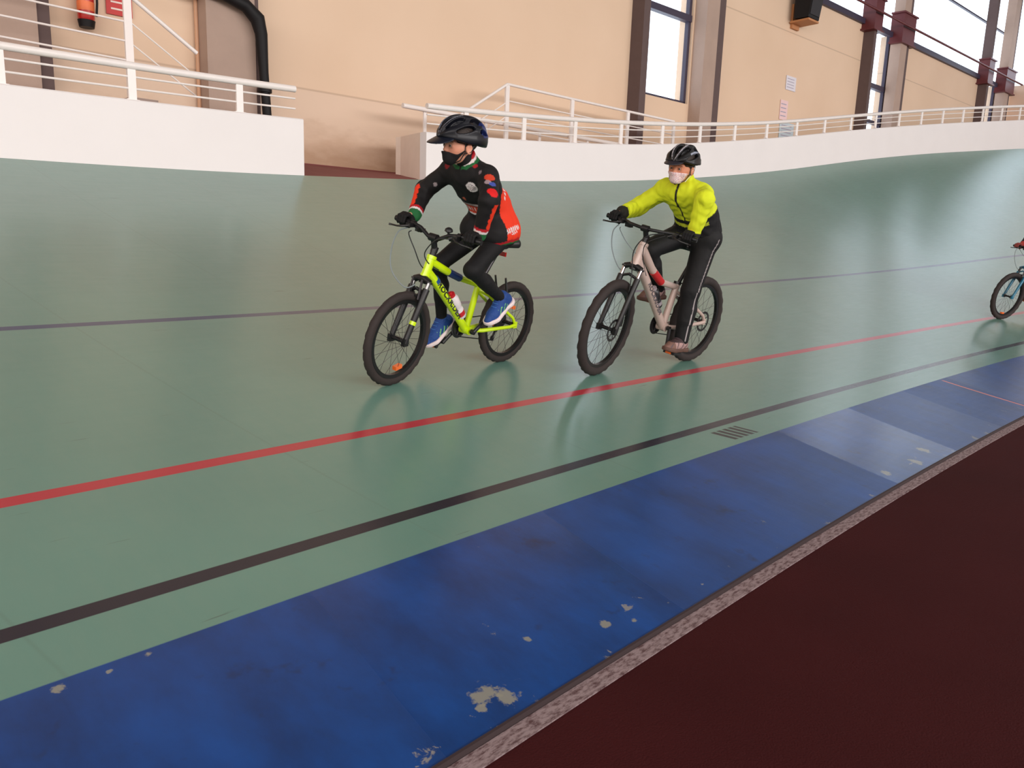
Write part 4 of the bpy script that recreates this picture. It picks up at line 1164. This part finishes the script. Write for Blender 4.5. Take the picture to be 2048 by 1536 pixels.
    lo3, hi3 = bbox([Q0.out((hx*.7, -.1, vz[0]-.05)), Q0.out((hx*.7+vz[2], .1, vz[0]+.03)), Q0.out((hx*.7+vz[2], .1, vz[0]-.07)), Q0.out((hx*.7, .1, vz[0]+.03)), Q0.out((hx*.7, -.1, vz[0]+.03))], .03)
    sdf_mesh('visor', visor, lo3, hi3, .0035, st['m_helmet'], ho, (lambda V: np.tile(np.array(st['visor_c']), (len(V), 1))))
    b = MB()
    for sy in (1, -1):
        b.tube([H.out(np.array(p)*hs) for p in ((.022, sy*.079, .0), (.016, sy*.074, -.05), (.030, sy*.056, -.092), (.050, sy*.0, -.122))], .0035, 6, flat=.4)
        b.tube([H.out(np.array(p)*hs) for p in ((-.045, sy*.074, -.0), (-.016, sy*.083, -.045), (.014, sy*.074, -.055))], .0032, 6, flat=.4)
    b.build('strap', st['m_strap'], ho)
    return root, env

# zone painting helpers (cloth prints are part of the garment)
def seg_t(V, a, b):
    ba = b-a; t = ((V-a) @ ba)/(ba @ ba); q = a+np.clip(t, 0, 1)[:, None]*ba
    return t, np.linalg.norm(V-q, axis=1)
def put(C, m, col):
    C[m] = np.array(col)
def disc(C, V, p, r, col, stretch=(1, 1, 1)):
    d = (V-np.array(p))*np.array(stretch); put(C, np.linalg.norm(d, axis=1) < r, col)
const = lambda col: (lambda V, *a: np.tile(np.array(col), (len(V), 1)))
K_ = srgb(13, 10, 12)
#@@RIDERS
# ================================================================= bicycle 1 and rider 1 (black and orange kit)
LIME = srgb(208, 240, 0); NEON = mat('neon_yellow_paint', LIME, rough=.3, coat=.5)
P1 = dict(place=(3.388, 3.263, .095, .175), W=.93, R=.257, tr=.022, HT=(.745, .682), HB=(.777, .592), BB=(.387, .25), ST=(.325, .535), steer=.129, frame_mat=NEON, rt=1.12,
          dtbow=.014, ttsag=.012, text='ROCKRIDER', tsize=.040, text_mat=mat('lettering_dark', srgb(24, 30, 34), rough=.4), tstart=-.045, tstretch=1.32,
          accent=(.17, .22), accent_mat=mat('decal_blue', srgb(28, 78, 140), rough=.3), ttdecal=mat('decal_navy', srgb(24, 54, 110), rough=.4), saddle=(.175, .775), sl=.24, rear_reflector=True,
          fw=.048, stan=.12, stan_mat=mat('stanchion_grey', srgb(150, 150, 150), rough=.25, metal=.8), fork_decal=NEON, bar=(.752, .792), spacer=.045, grip=(.225, .832, .735), bell=.085,
          vbrake=True, disc=0, refl_f=(R_(-88), .165), refl_r=(R_(110), .10), crank=R_(138), cl=.135, ring=.055, pedrot=(R_(-34), R_(-37)), dscale=.95,
          cables=[('brake_cable', [(.79, -.15, .815), (.85, -.16, .79), (.905, -.14, .70), (.925, -.10, .60), (.90, -.02, .53), (.865, .02, .55)], m_cableg, .0035),
                  ('gear_cable', [(.775, -.14, .80), (.83, -.10, .79), (.835, -.04, .72), (.80, -.015, .64), (.73, -.012, .60)], m_cable, .003),
                  ('brake_cable', [(.775, .14, .81), (.83, .10, .80), (.83, .03, .72), (.78, .015, .66), (.70, .02, .62)], m_cable, .003)])
root1, M1, steer1, ped1, g1 = bicycle(P1, 'small neon yellow mountain bike ridden by the child in black and orange')
bottle(M1, (.445, 0, .335), (.565, 0, .485), .033, 'white and red water bottle on the down tube of the neon yellow bike', mat('bottle_white', srgb(224, 216, 218), rough=.4), mat('bottle_red', srgb(190, 30, 40), rough=.4))

def feet(ped, fdirs, k, off=(.085, .085)):
    an = []
    for sy, f, o_ in zip((1, -1), fdirs, off):
        f = np.array(f, float); f /= np.linalg.norm(f); n = np.array([-f[2], 0, f[0]])
        an.append(tuple(np.array(ped[sy])-f*o_*k+n*(.0665*k+.009)))
    return an
def grips(P, steer):
    gy, gz, gx = P['grip']; out = []; ax = []
    for sy in (1, -1):
        a = np.array(steer((gx-.002, sy*(gy-.004), gz))); b = np.array(steer((gx-.006, sy*(gy+.05), gz))); out.append(tuple(a)); ax.append(b-a)
    return out, ax
ORG = srgb(232, 52, 18); WHT = srgb(226, 214, 214); RED = srgb(176, 14, 30); GRN = srgb(20, 96, 48)
def jersey1(V, e):
    C = np.tile(np.array(K_), (len(V), 1)); H = e['H']; J = e['J']
    c, ch = e['c'], J['chest']; sp = ch-c; L = np.linalg.norm(sp); sp = sp/L; ft = np.array([sp[2], 0, -sp[0]])
    t = ((V-c) @ sp)/L; f = (V-c) @ ft; ay = np.abs(V[:, 1])
    arm = np.zeros(len(V), bool); T = []
    for i, sg in ((0, 1), (1, -1)):
        tu, du = seg_t(V, (e['sl'], e['sr'])[i], e['el'][i]); tl, dl = seg_t(V, e['el'][i], e['wr'][i])
        lo_ = (dl < .062) & (tl > 0) & (V[:, 1]*sg > .10); up_ = (du < .066) & (tu > .15) & (V[:, 1]*sg > .125)
        T.append((tu, du, tl, dl, lo_, up_)); arm |= lo_ | up_
    body = ~arm
    # orange side and back panel with white lettering strokes
    pan = body & (t < .80) & (f < .085-.143*t) & (t > -.6)
    put(C, pan, ORG)
    put(C, body & (t < .66) & (f < -.09+.10*t) & (ay < .03) & (t > .35), K_)
    put(C, pan & (t > .60) & (t < .66) & (f < -.01) & (np.sin(V[:, 1]*260) > -.2), WHT)
    w_t = t-.17-f*1.2
    put(C, pan & (np.abs(w_t) < .045) & (f > -.045) & (f < .062) & (np.sin(f*430+w_t*30) > -.45), WHT)
    put(C, pan & (np.abs(w_t+.075) < .018) & (f > -.02) & (f < .03) & (np.sin(f*520) > -.2), WHT)
    # belly emblem
    be = body & (f > .02) & (t > .5) & (t < .84) & (ay < .062)
    put(C, be & (t > .57) & (t < .76), srgb(206, 62, 36)); put(C, be & (np.abs(t-.79) < .03), srgb(176, 156, 156)); put(C, be & (np.abs(t-.55) < .02), WHT)
    put(C, be & (t > .62) & (t < .71) & (np.sin(V[:, 1]*300) > .35), WHT)
    # hem bands
    hn = J['hemn']/np.linalg.norm(J['hemn']); hd = (V-np.array(J['hem'])) @ hn
    hb = body & (hd < .032) & (f > -.02)
    put(C, hb, RED); put(C, hb & (hd < .016), GRN)
    # sleeves
    for (tu, du, tl, dl, lo_, up_), sg, i in zip(T, (1, -1), (0, 1)):
        a, b_ = e['el'][i], e['wr'][i]; u = (b_-a)/np.linalg.norm(b_-a)
        out = np.array([-.5, sg*.9, .1]) if sg > 0 else np.array([.15, -.75, .75]); out -= u*(out @ u); out /= np.linalg.norm(out)
        q = V-(a+np.clip(tl, 0, 1)[:, None]*(b_-a)); an_ = (q @ out)/np.maximum(np.linalg.norm(q, axis=1), 1e-6)
        wob = .70+.05*np.sin(tl*34)
        put(C, lo_ & (an_ > wob) & (tl > .02) & (tl < .80), ORG)
        put(C, lo_ & (tl > .78) & (tl <= .86), RED); put(C, lo_ & (tl > .86) & (tl <= .93), WHT); put(C, lo_ & (tl > .93), GRN)
    # chest badge on the left, small shoulder marks
    for p, r, col in st1.get('decals', []):
        disc(C, V, p, r, col, (1, 1, 1) if p[1] < .15 else (.8, .8, 1.5) if r < .022 else (.75, .75, 1.15))
    bd = np.array((.574, .068, 1.066)); q = V-bd; inb = np.linalg.norm(q, axis=1) < .033
    put(C, inb & (np.abs(np.linalg.norm(q, axis=1)-.028) > .003) & (np.abs(q[:, 1]*.5+q[:, 2]*.85) < .02) & (np.sin((q[:, 1]*.6+q[:, 2])*520) > .55), srgb(120, 96, 100))
    # collar bands
    nk = np.array(J['neck']); cutp = H.o+(nk-H.o)*.66; cn = (H.o-nk); cn = cn/np.linalg.norm(cn)+np.array(st1['collar_tilt']); cn /= np.linalg.norm(cn)
    cu = (V-cutp) @ cn; rn = np.linalg.norm(V-cutp, axis=1)
    cz = (rn < .085) & (np.abs(V[:, 1]-.004) > .006)
    put(C, cz & (cu > -.016), RED); put(C, cz & (cu <= -.016) & (cu > -.027), WHT); put(C, cz & (cu <= -.027) & (cu > -.041), GRN)
    return C
def shoecol1(V, Ff, k, i):
    x, y, z = [a/k for a in Ff.to((V[:, 0], V[:, 1], V[:, 2]))]
    C = np.tile(np.array(srgb(24, 64, 132)), (len(V), 1))
    st = (np.abs(np.abs(y)-.03) < .012) & (np.sin((x+z*.8)*210) > .55) & (x > .0) & (x < .075) & (z > -.045) & (z < -.012)
    put(C, st, srgb(120, 190, 110)); put(C, (x < -.05) & (z > -.03), srgb(20, 50, 120))
    return C
def helmcol1(V, Q0):
    x, y, z = Q0.to((V[:, 0], V[:, 1], V[:, 2])); C = np.tile(np.array(srgb(13, 15, 24)), (len(V), 1))
    put(C, (x < -.075) & (z > .02) & (z < .09), srgb(36, 48, 100)); v = np.arctan2(np.abs(y), np.maximum(z, .001))
    put(C, (np.abs(v-.27) < .035) & (x > .03), srgb(120, 130, 150))
    return C
VENT = [(0, .15, .020, .115, 0), (0, .16, -.110, -.010, 0), (.52, .16, .030, .125, 1.2), (.54, .17, -.095, .010, 1.8), (1.04, .16, -.015, .090, 2.0), (1.02, .17, -.130, -.045, 1.4)]
G1, A1 = grips(P1, steer1)
F1 = [(.83, 0.03, -.56), (.80, -.03, -.60)]
m_skin = vmat('skin', rough=.55, spec=.35)
st1 = dict(ccut=.66, decals=[((.574, .068, 1.066), .033, srgb(236, 226, 226)), ((.583, .081, 1.177), .013, srgb(150, 16, 28)), ((.594, .126, 1.153), .010, srgb(120, 104, 108)), ((.597, .199, 1.139), .024, srgb(198, 60, 34)), ((.632, .216, 1.118), .019, srgb(150, 130, 136)), ((.612, .240, 1.108), .017, srgb(62, 78, 160)), ((.653, .284, 1.077), .026, srgb(214, 22, 24)), ((.66, .29, 1.060), .018, srgb(214, 22, 24)), ((.521, -.021, .994), .013, srgb(170, 84, 62)), ((.60, -.105, 1.155), .020, srgb(130, 14, 24)), ((.592, -.18, 1.040), .013, srgb(140, 128, 130)), ((.600, -.172, 1.018), .014, srgb(206, 124, 34))],
           s=.88, hs=1.0, ua=.200, fa=.183, th=.36, shn=.355, hand=.86, footl=.232, tg=.018, lg=.004, skin=srgb(222, 156, 128), m_skin=m_skin,
           m_top=vmat('printed_jersey', rough=.75, bump=.45, bscale=9, stretch=(1, 1, .6)), top_name='jersey', jersey_col=jersey1, fold=.0014, leg_name='leggings', m_leg=vmat('black_leggings', rough=.75, bump=.2, bscale=14),
           leg_col=const(srgb(8, 7, 10)), m_glove=vmat('glove_cloth', rough=.8, bump=.2, bscale=60), glove_col=const(srgb(12, 10, 12)), m_shoe=vmat('shoe_mesh', rough=.65, bump=.2, bscale=80), shoe_col=shoecol1,
           m_sole=vmat('shoe_sole', rough=.6), sole_c=srgb(232, 214, 214), laces=mat('laces_blue', srgb(60, 110, 180), rough=.7), mask='black', m_mask=vmat('mask_cloth', rough=.85), mask_col=const(srgb(20, 17, 19)),
           helmet=dict(r=(.143, .106, .120), tilt=.03, vents=VENT, rim=-.010, drop=.30, visor=(.012, .55, .098, .082)), m_helmet=vmat('helmet_shell', rough=.42, coat=.08, spec=.3), helmet_col=helmcol1, visor_c=srgb(16, 21, 34),
           m_strap=m_black, collar_tilt=(.10, .0, 0), cuff=1, bulk=[((.225, .0, .90), (.28, .0, 1.0), .085, .075), ((.275, .07, .86), (.36, .085, .825), .092, .085), ((.275, -.07, .86), (.34, -.08, .825), .092, .080)])
J1 = dict(hip=[(.258, .076, .826), (.258, -.076, .826)], waist=(.305, 0, .935), chest=(.455, 0, 1.075), sh=[(.530, .135, 1.130), (.530, -.135, 1.130)], neck=(.560, 0, 1.188), head=(.628, -.004, 1.288),
          hdir=(.97, -.22, -.06), hup=(.06, 0, 1), grip=G1, gax=A1, roll=18, epole=[(.65, .75, .1), (-.15, -.9, -.3)], ankle=feet(ped1, F1, .232/.215), foot=[np.array(F1[0]), np.array(F1[1])], hem=(.27, 0, .782), hemn=(.22, 0, 1.))
rider(M1, J1, st1, 'child in black and orange jersey and dark helmet riding the neon yellow bicycle')

# ================================================================= bicycle 2 and rider 2 (lime jacket)
SAND = mat('sand_paint', srgb(196, 172, 162), rough=.35, coat=.4)
P2 = dict(place=(4.945, 2.836, -.041, .175), W=1.05, R=.318, tr=.029, HT=(.838, .852), HB=(.878, .735), BB=(.425, .292), ST=(.355, .590), steer=.19, frame_mat=SAND, rt=1.38,
          dtbow=.010, ttsag=.07, text='ROCKRIDER', tsize=.042, text_mat=mat('lettering_grey', srgb(88, 80, 84), rough=.4), tstart=.02, tstretch=1.25,
          ttdecal=mat('decal_red', srgb(190, 36, 40), rough=.4), saddle=(.195, .868), sl=.26,
          fw=.060, stan=.15, stan_mat=m_chrome, bar=(.868, .958), spacer=.045, grip=(.265, .965, .80),
          vbrake=False, disc=.075, refl_f=None, refl_r=None, crank=R_(-86), cl=.150, ring=.062, pedrot=(R_(4), R_(-4)), dscale=1.1,
          cables=[('brake_cable', [(.865, -.20, .945), (.925, -.19, .90), (.955, -.15, .80), (.93, -.10, .70), (.90, -.06, .66)], m_cableg, .0035),
                  ('gear_cable', [(.855, -.19, .93), (.92, -.14, .92), (.94, -.06, .86), (.90, .0, .80)], m_cableg, .003),
                  ('brake_cable', [(.86, .15, .95), (.93, .08, .92), (.95, .02, .82), (.94, .03, .68), (.955, .05, .55), (.98, .06, .42)], m_cable, .0035),
                  ('gear_cable', [(.85, .16, .94), (.90, .07, .88), (.87, .035, .80), (.81, .03, .70), (.78, .03, .66)], m_cable, .003)])
root2, M2, steer2, ped2, g2 = bicycle(P2, 'sand coloured mountain bike with a chrome-legged black fork ridden by the child in lime')
bottle(M2, (.535, 0, .44), (.64, 0, .58), .035, 'black water bottle on the down tube of the sand coloured bike', mat('bottle_black', srgb(28, 26, 30), rough=.4), mat('bottle_cap_grey', srgb(150, 140, 146), rough=.4))
YEL = srgb(214, 226, 34)
def jersey2(V, e):
    C = np.tile(np.array(YEL), (len(V), 1)); J = e['J']; H = e['H']
    c, ch = e['c'], J['chest']; sp = ch-c; L = np.linalg.norm(sp); sp = sp/L; ft = np.array([sp[2], 0, -sp[0]])
    t = ((V-c) @ sp)/L; f = (V-c) @ ft
    arm = np.zeros(len(V), bool)
    for i, sg in ((0, 1), (1, -1)):
        tu, du = seg_t(V, (e['sl'], e['sr'])[i], e['el'][i]); tl, dl = seg_t(V, e['el'][i], e['wr'][i])
        arm |= ((dl < .066) & (V[:, 1]*sg > .12)) | ((du < .068) & (V[:, 1]*sg > .135) & (tu > .2))
        put(C, (dl < .06) & (tl > .97), srgb(30, 28, 20))
    body = ~arm
    put(C, body & (t < .62), srgb(11, 10, 13))
    put(C, body & (t > .44) & (t < .52) & (f > .02), srgb(176, 184, 40))
    put(C, body & (f > .0) & (np.abs(V[:, 1]-.004) < .0045) & (t > .55), srgb(22, 20, 24))
    put(C, body & (f > .0) & (np.abs(V[:, 1]+.004) < .0028) & (t > 1.02), srgb(22, 20, 24))
    return C
def legcol2(V, kn, an, hl, hr):
    C = np.tile(np.array(srgb(10, 9, 12)), (len(V), 1))
    for i, sg, h in ((0, 1, hl), (1, -1, hr)):
        for a, b_ in ((h, kn[i]), (kn[i], an[i])):
            t, d = seg_t(V, a, b_); q = V-(a+np.clip(t, 0, 1)[:, None]*(b_-a))
            u = (b_-a)/np.linalg.norm(b_-a); fo = np.array([1., 0, 0]); fo -= u*(fo @ u); fo /= np.linalg.norm(fo)
            put(C, (t > 0) & (t < 1) & (q[:, 1]*sg > .02) & (np.abs(q @ fo-(.010 if a is h else .020)) < .0035) & (V[:, 1]*sg > .02), srgb(170, 160, 160))
    return C
def shoecol2(V, Ff, k, i):
    x, y, z = [a/k for a in Ff.to((V[:, 0], V[:, 1], V[:, 2]))]
    C = np.tile(np.array(srgb(172, 138, 134)), (len(V), 1))
    put(C, (x > .10), srgb(120, 88, 78)); put(C, (np.sin(x*130+z*90) > .75) & (np.abs(y) > .02), srgb(96, 76, 78)); put(C, (x < -.055) & (z > -.035), srgb(190, 40, 60)); put(C, (z > -.008), srgb(60, 44, 46))
    return C
def helmcol2(V, Q0):
    x, y, z = Q0.to((V[:, 0], V[:, 1], V[:, 2])); C = np.tile(np.array(srgb(14, 13, 16)), (len(V), 1)); v = np.arctan2(np.abs(y), np.maximum(z, .001))
    put(C, (np.abs(v-.27-.8*(x-.05)) < .045) & (x > -.02) & (z > .02), srgb(170, 168, 176)); put(C, (np.abs(v-.80-1.2*(x+.02)) < .07) & (x < .06) & (z > .02), srgb(150, 156, 172)); put(C, (x < -.09) & (z > .02) & (z < .07), srgb(176, 190, 210))
    return C
def maskcol2(V, H, hs):
    C = np.tile(np.array(srgb(236, 216, 216)), (len(V), 1)); q = V*1.0
    n = np.sin(q[:, 1]*310+np.sin(q[:, 2]*240)*1.7)*np.sin(q[:, 2]*330+np.sin(q[:, 0]*200)*1.4)
    put(C, n > .45, srgb(220, 166, 172)); put(C, n < -.62, srgb(196, 150, 170)); return C
def zip_after(root, e, jo):
    J = e['J']
G2, A2 = grips(P2, steer2)
F2 = [(1, .04, .07), (.995, -.04, -.07)]
st2 = dict(s=.96, hs=.99, ua=.218, fa=.205, th=.37, shn=.345, hand=.88, footl=.25, tg=.024, lg=.020, bulk=[((.24, .04, 1.0), (.30, .04, 1.08), .10, .10), ((.24, -.04, 1.0), (.30, -.04, 1.08), .10, .10)], skin=srgb(206, 136, 104), m_skin=m_skin,
           m_top=vmat('lime_jacket_cloth', rough=.8, bump=.95, bscale=8, stretch=(1, 1, .7)), top_name='jacket', jersey_col=jersey2, fold=.0030, leg_name='trousers', m_leg=vmat('black_trousers', rough=.7, bump=.2, bscale=12),
           leg_col=legcol2, m_glove=st1['m_glove'], glove_col=const(srgb(11, 10, 13)), m_shoe=st1['m_shoe'], shoe_col=shoecol2, m_sole=st1['m_sole'], sole_c=srgb(96, 68, 58), laces=mat('laces_dark', srgb(80, 66, 70), rough=.7),
           mask='white', m_mask=vmat('mask_print', rough=.85), mask_col=maskcol2,
           helmet=dict(r=(.138, .104, .118), tilt=-.04, vents=VENT, rim=.004, drop=.26, visor=(.022, .30, .098, .062)), m_helmet=st1['m_helmet'], helmet_col=helmcol2, visor_c=srgb(40, 38, 46),
           m_strap=mat('strap_dark', srgb(50, 42, 40), rough=.7), collar_tilt=(.02, 0, 0), cuff=1, after_top=zip_after)
J2 = dict(hip=[(.252, .085, .925), (.252, -.085, .925)], waist=(.30, 0, 1.03), chest=(.43, 0, 1.17), sh=[(.510, .145, 1.207), (.515, -.148, 1.200)], neck=(.530, 0, 1.265), head=(.600, .0, 1.368),
          hdir=(.985, .12, -.06), hup=(.06, 0, 1), grip=G2, gax=A2, roll=15, epole=[(.8, .6, 0), (-.2, -.8, -.6)], ankle=feet(ped2, F2, .25/.215, (.07, .03)), foot=[np.array(F2[0]), np.array(F2[1])], hem=(.27, 0, .955), hemn=(.35, 0, 1.))
rider(M2, J2, st2, 'child in a lime yellow jacket, printed white face mask and black silver-ribbed helmet riding behind')

# ================================================================= bicycle 3 and rider 3 (cut by the right edge)
TEAL = mat('teal_paint', srgb(24, 110, 140), rough=.35, coat=.4)
P3 = dict(P2); P3.update(place=(12.93, 1.84, -.30, .20), frame_mat=TEAL, fork_mat=TEAL, text=None, ttdecal=None, refl_f=(R_(-80), .23), vbrake=True, disc=0, steer=-.08, crank=R_(20), pedrot=(0, 0), stan_mat=m_black)
root3, M3, steer3, ped3, g3 = bicycle(P3, 'teal mountain bike at the right edge of the picture')
DRK = srgb(40, 26, 30)
def jersey3(V, e):
    C = np.tile(np.array(srgb(34, 26, 32)), (len(V), 1))
    for i in (0, 1):
        tl, dl = seg_t(V, e['el'][i], e['wr'][i]); put(C, (dl < .06) & (tl > .86), srgb(176, 60, 56))
    return C
G3, A3 = grips(P3, steer3)
F3 = [(1, .04, -.05), (1, -.04, -.1)]
st3 = dict(st2); st3.update(jersey_col=jersey3, top_name='jersey', m_top=st1['m_top'], fold=.001, mask='black', m_mask=st1['m_mask'], mask_col=st1['mask_col'], leg_col=const(srgb(16, 16, 20)), glove_col=const(srgb(150, 70, 66)), shoe_col=const(srgb(50, 46, 52)),
           helmet_col=helmcol1, tg=.012, after_top=None)
J3 = dict(J2); J3.update(grip=G3, gax=A3, ankle=feet(ped3, F3, .25/.215), foot=[np.array(F3[0]), np.array(F3[1])])
rider(M3, J3, st3, 'child in a dark jersey with red cuffs riding the teal bicycle at the right edge')
